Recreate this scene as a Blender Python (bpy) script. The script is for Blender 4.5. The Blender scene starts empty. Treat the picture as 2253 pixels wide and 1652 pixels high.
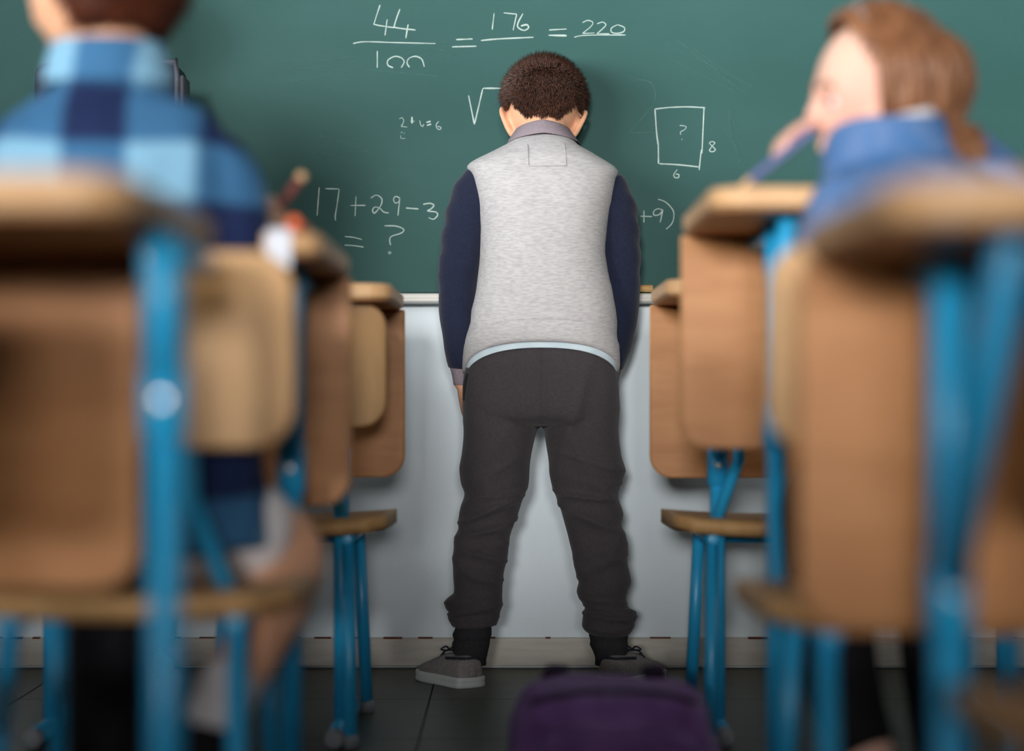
import bpy, bmesh, math, random
from mathutils import Vector, Matrix, noise
random.seed(7)
PI = math.pi
C = bpy.context.scene.collection
scn = bpy.context.scene

# ------------------------------------------------------------------ camera, light, exposure
F = 4500.0; CX = 1126.0; HY = 859.0; HC = 0.60; WALL = 4.43      # focal length in px, principal column, horizon row, lens height, wall distance
cam_d = bpy.data.cameras.new('camera'); cam = bpy.data.objects.new('camera', cam_d); C.objects.link(cam)
cam.location = (0, 0, HC); cam.rotation_euler = (PI/2, 0, 0)
cam_d.sensor_width = 36; cam_d.lens = F/2253*36
cam_d.shift_y = (HY-826)/2253.0
cam_d.clip_start = 0.05
cam_d.dof.use_dof = True; cam_d.dof.focus_distance = 4.24; cam_d.dof.aperture_fstop = 1.35
scn.camera = cam
w = bpy.data.worlds.new('world'); scn.world = w; w.use_nodes = True
w.node_tree.nodes['Background'].inputs[0].default_value = (0.80, 0.90, 1.0, 1)
w.node_tree.nodes['Background'].inputs[1].default_value = 0.015
scn.view_settings.view_transform = 'Standard'; scn.view_settings.look = 'None'
scn.view_settings.exposure = 0.0; scn.view_settings.gamma = 1
scn.view_settings.use_curve_mapping = False
def area(name, loc, target, sx, sy, power, col, spread=180):
    d = bpy.data.lights.new(name, 'AREA'); d.shape = 'RECTANGLE'; d.size = sx; d.size_y = sy
    d.energy = power; d.color = col; d.spread = math.radians(spread)
    o = bpy.data.objects.new(name, d); C.objects.link(o); o.location = loc
    o.rotation_euler = (Vector(target)-Vector(loc)).to_track_quat('-Z', 'Y').to_euler()
    return o
def spot(name, loc, aim_yaw, aim_up, half, blend, power, col, radius):
    d = bpy.data.lights.new(name, 'SPOT'); d.spot_size = math.radians(2*half); d.spot_blend = blend
    d.energy = power; d.color = col; d.shadow_soft_size = radius
    o = bpy.data.objects.new(name, d); C.objects.link(o); o.location = loc
    a = math.radians(aim_yaw); u = math.radians(aim_up)
    v = Vector((math.sin(a)*math.cos(u), math.cos(a)*math.cos(u), math.sin(u)))
    o.rotation_euler = v.to_track_quat('-Z', 'Y').to_euler()
    return o
# daylight entering at the windows of the left wall
area('window_daylight', (-2.55, 2.15, 1.85), (0.0, 3.9, 2.4), 1.5, 1.4, 44, (0.95, 0.98, 1.0), 60)
area('window_daylight', (-2.55, 0.15, 1.85), (0.2, 2.9, 2.3), 1.7, 1.4, 44, (1.0, 0.985, 0.96), 58)
# added spots behind the camera; soft cone edge fades light towards the floor
spot('added_back_spot', (-.75, -6.5, 1.6), 4, 36.4, 45, .10, 2450, (1.0, 0.98, 0.95), .42)
spot('added_back_spot', (.40, -6.6, 1.6), -2, 36.4, 45, .10, 1150, (1.0, 0.97, 0.94), .42)

# ------------------------------------------------------------------ helpers
def P(px, py, Y):
    return Vector(((px-CX)*Y/F, Y, HC-(py-HY)*Y/F))
def X_(px, Y): return (px-CX)*Y/F
def Z_(py, Y): return HC-(py-HY)*Y/F
def link(name, me, mat, parent=None):
    o = bpy.data.objects.new(name, me); C.objects.link(o)
    if mat is not None and len(me.materials) == 0: me.materials.append(mat)
    if parent is not None: o.parent = parent
    return o
def tag(o, label, cat, group=None):
    o['label'] = label; o['category'] = cat
    if group: o['group'] = group
    return o
def thing(name, label, cat, loc=(0,0,0), group=None):
    o = bpy.data.objects.new(name, None); C.objects.link(o); o.empty_display_size = .05
    o.location = loc
    return tag(o, label, cat, group)
def smooth(me, ang=None):
    for p in me.polygons: p.use_smooth = True
def put(name, me, mat, parent):
    """mesh given in world coordinates, kept there under a thing placed anywhere"""
    o = link(name, me, mat, None)
    if parent is not None:
        me.transform(Matrix.Translation(-root_loc(parent)))
        o.parent = parent
    return o
def root_loc(p):
    v = Vector((0,0,0))
    while p is not None: v = v + p.location; p = p.parent
    return v
def from_bm(bm, sm=True):
    me = bpy.data.meshes.new('m'); bmesh.ops.recalc_face_normals(bm, faces=bm.faces); bm.to_mesh(me); bm.free()
    if sm: smooth(me)
    return me
def box_bm(x0, x1, y0, y1, z0, z1, bev=0.0, seg=2):
    bm = bmesh.new(); bmesh.ops.create_cube(bm, size=1)
    for v in bm.verts: v.co = Vector(((x0+x1)/2+v.co.x*(x1-x0), (y0+y1)/2+v.co.y*(y1-y0), (z0+z1)/2+v.co.z*(z1-z0)))
    if bev: bmesh.ops.bevel(bm, geom=bm.edges[:], offset=bev, segments=seg, affect='EDGES', profile=.5)
    return bm
def box(x0, x1, y0, y1, z0, z1, bev=0.0, seg=2, sm=False):
    return from_bm(box_bm(x0, x1, y0, y1, z0, z1, bev, seg), sm)
def rslab(w_, h_, t, r, axis, center, bev=.003, curve=0.0, rs=6, rtop=None):
    """rounded rectangle w_ x h_ extruded by t. axis 'z': lies flat (w=x,h=y); axis 'y': stands (w=x,h=z). curve bends it across its width."""
    pts = []; t_ = r if rtop is None else rtop
    for cx, cy, a0, q in ((w_/2-t_, h_/2-t_, 0, t_), (-w_/2+t_, h_/2-t_, PI/2, t_), (-w_/2+r, -h_/2+r, PI, r), (w_/2-r, -h_/2+r, 1.5*PI, r)):
        for i in range(rs+1):
            a = a0+PI/2*i/rs; pts.append((cx+q*math.cos(a), cy+q*math.sin(a)))
    bm = bmesh.new(); rings = []
    for z, ins in ((-t/2, bev), (-t/2+bev, 0), (t/2-bev, 0), (t/2, bev)):
        sx = (w_-2*ins)/w_; sy = (h_-2*ins)/h_
        rings.append([bm.verts.new((x*sx, y*sy, z)) for x, y in pts])
    n = len(pts)
    for a, b in zip(rings[:-1], rings[1:]):
        for i in range(n): bm.faces.new((a[i], a[(i+1) % n], b[(i+1) % n], b[i]))
    bm.faces.new(rings[0][::-1]); bm.faces.new(rings[-1])
    if curve:
        for k in range(-4, 5):
            bmesh.ops.bisect_plane(bm, geom=bm.verts[:]+bm.edges[:]+bm.faces[:], plane_co=(k*w_/10, 0, 0), plane_no=(1, 0, 0))
    for v in bm.verts:
        x, y, z = v.co
        z += curve*(1-(2*x/w_)**2)
        if axis == 'z': v.co = Vector(center)+Vector((x, y, z))
        else: v.co = Vector(center)+Vector((x, z, y))
    me = from_bm(bm, False)
    return me
def catmull(pts, sub):
    out = []; n = len(pts)
    for i in range(n-1):
        p0 = pts[max(i-1, 0)]; p1 = pts[i]; p2 = pts[i+1]; p3 = pts[min(i+2, n-1)]
        for k in range(sub):
            t = k/sub
            out.append(tuple(.5*((2*b)+(-a+c)*t+(2*a-5*b+4*c-d)*t*t+(-a+3*b-3*c+d)*t**3) for a, b, c, d in zip(p0, p1, p2, p3)))
    out.append(tuple(pts[-1])); return out
def sweep_bm(bm, pts, rad, n=14, ref=(1,0,0), sub=4, cap=.55):
    """closed tube through pts; rad: floats or (along ref, across)"""
    full = []
    for p, r in zip(pts, rad):
        a, b = r if isinstance(r, (tuple, list)) else (r, r)
        full.append((p[0], p[1], p[2], a, b))
    if sub > 1 and len(full) > 2: full = catmull(full, sub)
    V = [Vector(f[:3]) for f in full]; ref = Vector(ref); rings = []
    for i, f in enumerate(full):
        t = (V[min(i+1, len(V)-1)]-V[max(i-1, 0)]).normalized()
        u = (ref-t*ref.dot(t))
        if u.length < 1e-3: u = Vector((0,1,0))-t*t.y
        u.normalize(); v = t.cross(u)
        rings.append((V[i], t, u, v, max(f[3], .0005), max(f[4], .0005)))
    def ring(c, u, v, a, b): return [bm.verts.new(c+u*(a*math.cos(2*PI*k/n))+v*(b*math.sin(2*PI*k/n))) for k in range(n)]
    rs = []
    c, t, u, v, a, b = rings[0]; m = min(a, b)
    if cap: rs.append(ring(c-t*m*cap*.75, u, v, a*.62, b*.62))
    for c_, t_, u_, v_, a_, b_ in rings: rs.append(ring(c_, u_, v_, a_, b_))
    c2, t2, u2, v2, a2, b2 = rings[-1]; m2 = min(a2, b2)
    if cap: rs.append(ring(c2+t2*m2*cap*.75, u2, v2, a2*.62, b2*.62))
    for p, q in zip(rs[:-1], rs[1:]):
        for k in range(n): bm.faces.new((p[k], p[(k+1) % n], q[(k+1) % n], q[k]))
    for rr, cc, tt, mm, s in ((rs[0], c, t, m, -1), (rs[-1], c2, t2, m2, 1)):
        pole = bm.verts.new(cc+tt*s*mm*cap)
        for k in range(n):
            q = (rr[(k+1) % n], rr[k], pole) if s < 0 else (rr[k], rr[(k+1) % n], pole)
            bm.faces.new(q)
def sweep(pts, rad, **k):
    bm = bmesh.new(); sweep_bm(bm, pts, rad, **k); return from_bm(bm)
def tube_path(pts, r, n=12, cap=.05, sub=1):
    return sweep(pts, [r]*len(pts), n=n, cap=cap, sub=sub)
def rings_bm(bm, rings, n=44, p=2.3, arch=None, caps=True):
    """horizontal loft: rings = (z, x0, x1, yc, half depth). arch(theta, i) adds height"""
    rs = []
    for i, (z, x0, x1, yc, hd) in enumerate(rings):
        c = (x0+x1)/2; a = (x1-x0)/2; rr = []
        for k in range(n):
            th = 2*PI*k/n; ct = math.cos(th); st = math.sin(th)
            x = c+a*math.copysign(abs(ct)**(2/p), ct); y = yc+hd*math.copysign(abs(st)**(2/p), st)
            rr.append(bm.verts.new((x, y, z+(arch(th, i) if arch else 0))))
        rs.append(rr)
    for q, r in zip(rs[:-1], rs[1:]):
        for k in range(n): bm.faces.new((q[k], q[(k+1) % n], r[(k+1) % n], r[k]))
    if caps:
        for rr in (rs[0], rs[-1]):
            m = bm.verts.new(sum((v.co for v in rr), Vector())/n)
            for k in range(n): bm.faces.new((rr[k], rr[(k+1) % n], m))
    return rs
def sil(rows, Y, sub=3):
    """rows (py, left px, right px, yc, half depth) traced on the plane Y -> smoothed rings"""
    r = [(Z_(a, Y), X_(b, Y), X_(c, Y), d, e) for a, b, c, d, e in rows]
    return catmull(r, sub) if sub > 1 else r
def remesh(bm, vox, smooth_it=6, fac=.5):
    bmesh.ops.recalc_face_normals(bm, faces=bm.faces)
    me = bpy.data.meshes.new('t'); bm.to_mesh(me); bm.free()
    o = bpy.data.objects.new('t', me); C.objects.link(o)
    m = o.modifiers.new('r', 'REMESH'); m.mode = 'VOXEL'; m.voxel_size = vox; m.use_smooth_shade = True
    if smooth_it:
        s = o.modifiers.new('s', 'SMOOTH'); s.iterations = smooth_it; s.factor = fac
    dg = bpy.context.evaluated_depsgraph_get(); dg.update()
    out = bpy.data.meshes.new_from_object(o.evaluated_get(dg))
    bpy.data.objects.remove(o); bpy.data.meshes.remove(me)
    smooth(out); return out
def displace(me, fn):
    me.update(); ns = [v.normal.copy() for v in me.vertices]
    for v, nn in zip(me.vertices, ns): v.co = v.co+nn*fn(v.co, nn)
    me.update()
def bump_at(x, c, s): return math.exp(-((x-c)/s)**2)

# ------------------------------------------------------------------ materials
def mat(name, col, rough=.6, spec=.3, metal=0, col2=None, scale=40, stretch=(1,1,1), bump=0, bscale=None, detail=3, lo=.35, hi=.65, sheen=0, sss=0):
    m = bpy.data.materials.new(name); m.use_nodes = True; nt = m.node_tree; b = nt.nodes['Principled BSDF']
    b.inputs['Base Color'].default_value = (*col, 1); b.inputs['Roughness'].default_value = rough
    b.inputs['Specular IOR Level'].default_value = spec; b.inputs['Metallic'].default_value = metal
    if sheen: b.inputs['Sheen Weight'].default_value = sheen
    if sss:
        b.inputs['Subsurface Weight'].default_value = sss; b.inputs['Subsurface Radius'].default_value = (.012, .004, .002)
        b.inputs['Subsurface Scale'].default_value = 1
    tc = nt.nodes.new('ShaderNodeTexCoord'); mp = nt.nodes.new('ShaderNodeMapping'); mp.inputs['Scale'].default_value = stretch
    nt.links.new(tc.outputs['Object'], mp.inputs['Vector'])
    if col2:
        nz = nt.nodes.new('ShaderNodeTexNoise'); nz.inputs['Scale'].default_value = scale; nz.inputs['Detail'].default_value = detail
        nt.links.new(mp.outputs[0], nz.inputs['Vector'])
        cr = nt.nodes.new('ShaderNodeValToRGB'); cr.color_ramp.elements[0].position = lo; cr.color_ramp.elements[1].position = hi
        cr.color_ramp.elements[0].color = (*col, 1); cr.color_ramp.elements[1].color = (*col2, 1)
        nt.links.new(nz.outputs['Fac'], cr.inputs[0]); nt.links.new(cr.outputs[0], b.inputs['Base Color'])
    if bump:
        n2 = nt.nodes.new('ShaderNodeTexNoise'); n2.inputs['Scale'].default_value = bscale or scale; n2.inputs['Detail'].default_value = 4
        nt.links.new(mp.outputs[0], n2.inputs['Vector'])
        bp = nt.nodes.new('ShaderNodeBump'); bp.inputs['Strength'].default_value = bump; bp.inputs['Distance'].default_value = .004
        nt.links.new(n2.outputs['Fac'], bp.inputs['Height']); nt.links.new(bp.outputs[0], b.inputs['Normal'])
    return m
def S(r, g, b):
    f = lambda c: ((c/255+.055)/1.055)**2.4 if c > 10 else c/255/12.92
    return (f(r), f(g), f(b))
def wood(name, a, b, stretch, rough=.42):
    return mat(name, a, rough, .22, col2=b, scale=9, stretch=stretch, bump=.05, bscale=30, detail=6, lo=.3, hi=.7)
M = {}
M['wall'] = mat('wall_paint_pale_blue', S(226, 237, 244), .6, .2, col2=S(220, 232, 240), scale=3, bump=.12, bscale=160)
M['side'] = mat('wall_paint_cream', S(150, 150, 145), .7, .2, col2=S(142, 142, 138), scale=3)
M['floor'] = mat('vinyl_tile_grey', S(76, 76, 69), .42, .25, col2=S(67, 67, 60), scale=6, stretch=(1, 4, 1), detail=5)
M['grout'] = mat('floor_joint_dark', S(52, 50, 46), .8, .1, col2=S(44, 42, 40))
M['base'] = mat('baseboard_paint', S(196, 192, 184), .45, .3, col2=S(184, 179, 170), scale=14, stretch=(1, 6, 6))
M['chip'] = mat('chipped_paint_brown', S(120, 62, 42), .8, .1, col2=S(80, 42, 30))
M['tray'] = mat('tray_white_enamel', S(228, 226, 222), .35, .4, col2=S(220, 218, 212), scale=10)
M['alu'] = mat('frame_aluminium', S(170, 172, 174), .4, .4, metal=.6, col2=S(160, 162, 164))
M['chalk'] = mat('chalk_white', S(226, 232, 228), .95, .05, col2=S(170, 190, 184), scale=900, lo=.3, hi=.5)
M['chalkf'] = mat('chalk_faint', S(104, 140, 134), .95, .05, col2=S(76, 118, 112), scale=500)
M['navy'] = mat('sleeve_navy_jersey', S(34, 40, 62), .9, .15, col2=S(28, 33, 52), scale=300, bump=.25, bscale=500, sheen=.15)
M['rib'] = mat('rib_knit_mauve_grey', S(152, 140, 146), .9, .1, col2=S(134, 122, 130), scale=120, stretch=(6, 6, .2), bump=.4, bscale=160)
M['shirt'] = mat('shirt_pale_blue', S(208, 224, 232), .8, .15, col2=S(196, 214, 224), scale=30)
M['trouser'] = mat('trousers_charcoal', S(72, 67, 70), .92, .12, col2=S(65, 61, 64), scale=260, bump=.12, bscale=500, sheen=.1)
M['tcuff'] = mat('ankle_rib_charcoal', S(58, 57, 60), .92, .1, col2=S(46, 46, 50), scale=90, stretch=(6, 6, .3), bump=.5, bscale=140)
M['skin'] = mat('skin_warm', S(226, 174, 140), .5, .35, col2=S(219, 163, 129), scale=14, sss=.15)
M['skin2'] = mat('skin_fair', S(228, 186, 166), .5, .35, col2=S(224, 170, 152), scale=9, sss=.15)
M['lip'] = mat('lip_pink', S(204, 120, 112), .5, .3, col2=S(194, 112, 104))
M['eyew'] = mat('eye_white', S(228, 226, 224), .25, .5, col2=S(222, 218, 216))
M['iris'] = mat('iris_grey_blue', S(84, 96, 112), .2, .5, col2=S(60, 70, 88), scale=200)
M['brow'] = mat('brow_brown', S(120, 84, 62), .8, .1, col2=S(104, 72, 52))
M['hair1'] = mat('hair_dark_brown', S(66, 40, 29), .5, .35, col2=S(44, 26, 20), scale=60)
M['hair1s'] = mat('hair_strand_brown', S(84, 52, 38), .42, .45, col2=S(50, 30, 23), scale=90)
M['hair2'] = mat('hair_reddish_brown', S(92, 44, 22), .5, .3, col2=S(66, 30, 16), scale=40)
M['hair3'] = mat('hair_light_brown', S(142, 98, 68), .45, .4, col2=S(108, 70, 46), scale=24, stretch=(3, 3, .6))
M['canvas'] = mat('shoe_canvas_grey', S(136, 131, 130), .85, .15, col2=S(124, 119, 118), scale=160, bump=.2, bscale=500)
M['rubber'] = mat('shoe_rubber_white', S(196, 202, 202), .5, .3, col2=S(184, 190, 190), scale=20)
M['lace'] = mat('lace_slate', S(52, 56, 66), .9, .1, col2=S(40, 44, 54), scale=120)
M['blue'] = mat('tube_blue_enamel', S(44, 170, 224), .32, .5, col2=S(40, 160, 214), scale=8)
M['cap'] = mat('plastic_cap_grey', S(150, 156, 164), .5, .3, col2=S(140, 146, 154))
M['screw'] = mat('screw_zinc', S(200, 200, 196), .3, .5, metal=.8, col2=S(180, 180, 178))
M['woodA'] = wood('desk_beech_honey', S(188, 132, 84), S(172, 116, 70), (1, 5, 5))
M['woodE'] = wood('desk_edge_pale', S(216, 174, 128), S(204, 160, 114), (2, 8, 8))
M['woodB'] = wood('chair_plywood_pale', S(204, 162, 110), S(190, 146, 96), (5, 1, 1))
M['felt'] = mat('eraser_felt_green', S(40, 70, 52), .95, .05, col2=S(30, 54, 42), scale=200)
M['purple'] = mat('bag_purple_nylon', S(116, 78, 138), .6, .3, col2=S(98, 64, 120), scale=20, bump=.2, bscale=300)
M['purpled'] = mat('bag_dark_trim', S(46, 32, 52), .7, .2, col2=S(38, 26, 44), scale=40)
M['denim'] = mat('denim_blue', S(70, 112, 164), .85, .15, col2=S(100, 128, 172), scale=26, bump=.2, bscale=300)
M['white'] = mat('cotton_white', S(224, 220, 222), .8, .15, col2=S(212, 208, 212), scale=30)
M['black'] = mat('leggings_black', S(30, 28, 32), .85, .15, col2=S(24, 22, 26), scale=60)
M['dark'] = mat('dark_jacket', S(46, 46, 58), .85, .15, col2=S(38, 38, 48), scale=50)
M['pack'] = mat('backpack_black_nylon', S(44, 44, 54), .6, .3, col2=S(36, 36, 46), scale=60)
M['packt'] = mat('backpack_piping', S(84, 82, 92), .6, .3, col2=S(74, 72, 82), scale=60)
M['pblue'] = mat('pencil_violet', S(104, 112, 158), .4, .4, col2=S(96, 102, 150), scale=30)
M['pbrown'] = mat('pencil_maroon', S(120, 66, 62), .4, .4, col2=S(108, 58, 56), scale=30)
M['ptip'] = mat('pencil_wood_tip', S(222, 184, 140), .6, .2, col2=S(212, 172, 128), scale=60)
M['orange'] = mat('pen_orange', S(240, 106, 44), .4, .4, col2=S(232, 98, 40), scale=30)
M['paper'] = mat('paper_white', S(208, 214, 226), .8, .1, col2=S(202, 208, 220), scale=10)
M['glass'] = mat('window_glass', (.8, .85, .88), .05, .5); M['glass'].node_tree.nodes['Principled BSDF'].inputs['Transmission Weight'].default_value = 1
M['dust'] = mat('eraser_wood', S(196, 158, 104), .6, .2, col2=S(166, 124, 74), scale=30, stretch=(.6, 8, 8))

def heather():
    m = mat('jacket_heather_grey', S(196, 194, 194), .92, .1, col2=S(176, 172, 175), scale=70, stretch=(1, 1, 5), bump=.3, bscale=420, detail=8, lo=.38, hi=.66)
    m.node_tree.nodes['Principled BSDF'].inputs['Sheen Weight'].default_value = .1
    return m
M['grey'] = heather()
M['seam'] = mat('seam_thread_grey', S(184, 178, 182), .9, .1, col2=S(172, 166, 170), scale=200)
def board_mat():
    m = mat('chalkboard_green', S(41, 80, 77), .62, .2, col2=S(51, 89, 86), scale=2.2, stretch=(.7, 1, 1.6), detail=5, lo=.35, hi=.75)
    return m
M['board'] = board_mat()
def plaid():
    m = bpy.data.materials.new('shirt_blue_plaid'); m.use_nodes = True; nt = m.node_tree; b = nt.nodes['Principled BSDF']
    b.inputs['Roughness'].default_value = .85; b.inputs['Specular IOR Level'].default_value = .15
    tc = nt.nodes.new('ShaderNodeTexCoord')
    def band(direction, scale, off):
        wv = nt.nodes.new('ShaderNodeTexWave'); wv.wave_type = 'BANDS'; wv.bands_direction = direction
        wv.inputs['Scale'].default_value = scale; wv.inputs['Distortion'].default_value = 1.2; wv.inputs['Detail Scale'].default_value = 2; wv.inputs['Phase Offset'].default_value = off
        nt.links.new(tc.outputs['Object'], wv.inputs['Vector'])
        cr = nt.nodes.new('ShaderNodeValToRGB'); cr.color_ramp.elements[0].position = .38; cr.color_ramp.elements[1].position = .58
        nt.links.new(wv.outputs['Fac'], cr.inputs[0]); return cr.outputs[0]
    a = band('X', 2.1, 1.0); c = band('Z', 2.3, .4)
    ad = nt.nodes.new('ShaderNodeMath'); ad.operation = 'ADD'; nt.links.new(a, ad.inputs[0]); nt.links.new(c, ad.inputs[1])
    hv = nt.nodes.new('ShaderNodeMath'); hv.operation = 'MULTIPLY'; hv.inputs[1].default_value = .5; nt.links.new(ad.outputs[0], hv.inputs[0])
    cr = nt.nodes.new('ShaderNodeValToRGB')
    cr.color_ramp.elements[0].color = (*S(28, 40, 76), 1); cr.color_ramp.elements[1].color = (*S(122, 168, 196), 1)
    e = cr.color_ramp.elements.new(.5); e.color = (*S(56, 102, 142), 1)
    nt.links.new(hv.outputs[0], cr.inputs[0]); nt.links.new(cr.outputs[0], b.inputs['Base Color'])
    return m
M['plaid'] = plaid()

# ------------------------------------------------------------------ the room
def struct(name, me, m, parent=None):
    o = link(name, me, m, parent)
    if parent is None: o['kind'] = 'structure'
    return o
struct('wall_front', box(-2.62, 2.8, WALL, WALL+.12, 0, 2.9), M['wall'])
fl = struct('floor', box(-2.62, 2.8, -7.4, WALL+.12, -.06, -.004), M['grout'])
tile = None
for ix in range(-6, 7):
    for iy in range(0, 12):
        x0 = .04+ix*.4; y1 = WALL-.004-iy*.45
        if tile is None:
            tile = box(-.1988, .1988, -.2238, .2238, -.004, 0, .0008, 1)
            tile.materials.append(M['floor'])
        o = bpy.data.objects.new('floor_tile', tile); C.objects.link(o); o.parent = fl; o.location = (x0, y1-.225, 0)
bb = struct('baseboard_front', box(-2.6, 2.78, WALL-.014, WALL, .004, .066, .003, 2), M['base'])
bm = bmesh.new()
x = -1.3
while x < 1.3:
    L = random.uniform(.006, .05)
    b_ = box_bm(x, x+L, WALL-.0152, WALL-.002, .0652-random.uniform(0, .002), .0668)
    me_ = bpy.data.meshes.new('q'); b_.to_mesh(me_); b_.free(); bm.from_mesh(me_); bpy.data.meshes.remove(me_)
    x += L+random.uniform(.01, .11)
ch = struct('paint_chips', from_bm(bm, False), M['chip'], bb); ch['kind'] = 'stuff'
# left wall with its windows (the daylight's way in), right wall, ceiling
wl = bmesh.new()
def addbox(bm, *a, **k):
    b_ = box_bm(*a, **k); me_ = bpy.data.meshes.new('q'); b_.to_mesh(me_); b_.free(); bm.from_mesh(me_); bpy.data.meshes.remove(me_)
wins = ((-.75, 1.05), (1.35, 2.95))
addbox(wl, -2.74, -2.62, -7.4, WALL+.12, 0, 1.05); addbox(wl, -2.74, -2.62, -7.4, WALL+.12, 2.65, 2.9)
for y0, y1 in ((-7.4, -.75), (1.05, 1.35), (2.95, WALL+.12)): addbox(wl, -2.74, -2.62, y0, y1, 1.05, 2.65)
struct('wall_left', from_bm(wl, False), M['side'])
for i, (y0, y1) in enumerate(wins):
    bm = bmesh.new(); t = .05
    addbox(bm, -2.71, -2.65, y0, y1, 1.05, 1.05+t); addbox(bm, -2.71, -2.65, y0, y1, 2.65-t, 2.65)
    for yy in (y0, (y0+y1)/2-t/2, y1-t): addbox(bm, -2.71, -2.65, yy, yy+t, 1.05+t, 2.65-t)
    wo = struct('window_%d' % (i+1), from_bm(bm, False), M['tray'])
    for k in (0, 1):
        a = y0+t if k == 0 else (y0+y1)/2+t/2; b = (y0+y1)/2-t/2 if k == 0 else y1-t
        struct('pane', box(-2.683, -2.677, a, b, 1.05+t, 2.65-t), M['glass'], wo)
struct('wall_right', box(2.8, 2.92, -7.4, WALL+.12, 0, 2.9), M['side'])

# ------------------------------------------------------------------ chalkboard with its writing
BY = WALL-.022                       # face of the board
ZB = Z_(644, BY)
board = thing('chalkboard', 'long green chalkboard with white chalk sums on the front wall', 'chalkboard', (0, BY, ZB))
put('writing_surface', box(-1.85, 2.3, BY, WALL-.001, ZB, 2.12, .0015, 1), M['board'], board)
put('frame_rail', box(-1.88, 2.33, BY-.008, WALL-.001, 2.12, 2.15, .003, 1), M['alu'], board)
put('frame_stile', box(-1.88, -1.85, BY-.008, WALL-.001, ZB, 2.12, .003, 1), M['alu'], board)
put('frame_stile', box(2.3, 2.33, BY-.008, WALL-.001, ZB, 2.12, .003, 1), M['alu'], board)
TZ0 = Z_(666, BY-.06); TZ1 = Z_(645, BY-.06)
bm = bmesh.new()
prof = [(0, TZ1-.016), (-.052, TZ1-.016), (-.052, TZ1), (-.056, TZ1), (-.060, TZ1-.002), (-.0585, TZ1-.0055), (-.060, TZ1-.009), (-.0585, TZ1-.0125), (-.060, TZ1-.016), (-.056, TZ0+.001), (-.052, TZ0), (0, TZ0)]
for x in (-1.85, 2.3):
    pass
ra = [bm.verts.new((-1.85, BY+a, b)) for a, b in prof]; rb = [bm.verts.new((2.3, BY+a, b)) for a, b in prof]
for i in range(len(prof)): bm.faces.new((ra[i], ra[(i+1) % len(prof)], rb[(i+1) % len(prof)], rb[i]))
bm.faces.new(ra); bm.faces.new(rb[::-1])
put('chalk_tray', from_bm(bm, False), M['tray'], board)

def ribbon(bm, pts, wpx, sub=6):
    pts = [(p[0], p[1], 0.0) for p in pts]
    if len(pts) > 2: pts = catmull(pts, sub)
    else:
        a, b = pts; pts = [tuple(a[j]+(b[j]-a[j])*k/8 for j in range(3)) for k in range(9)]
    Lr = []; n = len(pts)
    for i, p in enumerate(pts):
        q = pts[min(i+1, n-1)]; r = pts[max(i-1, 0)]
        d = Vector((q[0]-r[0], q[1]-r[1])); d = d.normalized() if d.length > 1e-6 else Vector((1, 0))
        nn = Vector((-d.y, d.x))
        ww = wpx*.5*(.82+.36*noise.noise(Vector((p[0]*.06, p[1]*.06, wpx))))*(0.7 if i in (0, n-1) else 1)
        rr = []
        for s, dep in ((-1, .0002), (-.45, .0010), (.45, .0010), (1, .0002)):
            v = P(p[0]+nn.x*ww*s, p[1]+nn.y*ww*s, BY); v.y = BY-dep; rr.append(bm.verts.new(v))
        Lr.append(rr)
    for a, b in zip(Lr[:-1], Lr[1:]):
        for k in range(3): bm.faces.new((a[k], b[k], b[k+1], a[k+1]))
def write(strokes, x0, y0, sc, wd=4.0, m='chalk', sharp=False):
    for s in strokes:
        bm = bmesh.new(); wpx = wd
        if isinstance(s[-1], (int, float)): wpx = s[-1]; s = s[:-1]
        q = [(x0+u/sc, y0+v/sc) for u, v in s]
        if sharp:
            for a, b in zip(q[:-1], q[1:]): ribbon(bm, [a, b], wpx)
        else: ribbon(bm, q, wpx)
        put('chalk_stroke' if m == 'chalk' else 'chalk_smear', from_bm(bm, False), M[m], board)
A = (650, 0, 2.754); B = (1400, 0, 2.5815)
write([[(512, 30), (480, 130), (485, 150), (600, 168)], [(555, 118), (542, 215)], [(632, 55), (600, 150), (610, 168), (728, 182)], [(682, 148), (668, 232)]], *A, wd=3.6)
write([[(348, 264), (420, 253), (600, 258), (848, 264)]], *A, wd=3.2)
write([[(495, 308), (495, 412)], [(590, 410), (560, 395), (560, 365), (600, 342), (640, 350), (658, 375), (640, 410)], [(690, 408), (675, 380), (690, 352), (730, 342), (765, 360), (780, 405)]], *A, wd=3.6)
write([[(972, 240), (1072, 236)], [(948, 284), (1096, 280)]], *A, wd=3.8)
write([[(1203, 80), (1192, 180)], [(1378, 82), (1348, 140), (1350, 168), (1385, 184), (1412, 168), (1400, 150), (1365, 158)]], *A, wd=3.4)
write([[(1260, 78), (1340, 86), (1318, 184)]], *A, wd=3.2, sharp=True)
write([[(1122, 246), (1230, 236), (1442, 226)]], *A, wd=3.8)
write([[(1535, 182), (1642, 176)], [(1532, 214), (1642, 216), 4.6]], *A, wd=3.2)
write([[(1738, 138), (1770, 124), (1800, 135), (1790, 160), (1738, 203)], [(1738, 203), (1812, 200)], [(1826, 145), (1860, 134), (1880, 150), (1860, 175), (1824, 205)], [(1824, 205), (1902, 205)], [(1950, 150), (1915, 170), (1915, 195), (1950, 202), (1990, 190), (1990, 165), (1950, 150)]], *A, wd=2.8)
write([[(1688, 226), (1760, 214), (2000, 212)]], *A, wd=3)
write([[(1048, 578), (1084, 755), (1135, 535), (1262, 535)], [(1283, 765), (1279, 785)]], *A, wd=3.8, sharp=True)
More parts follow.
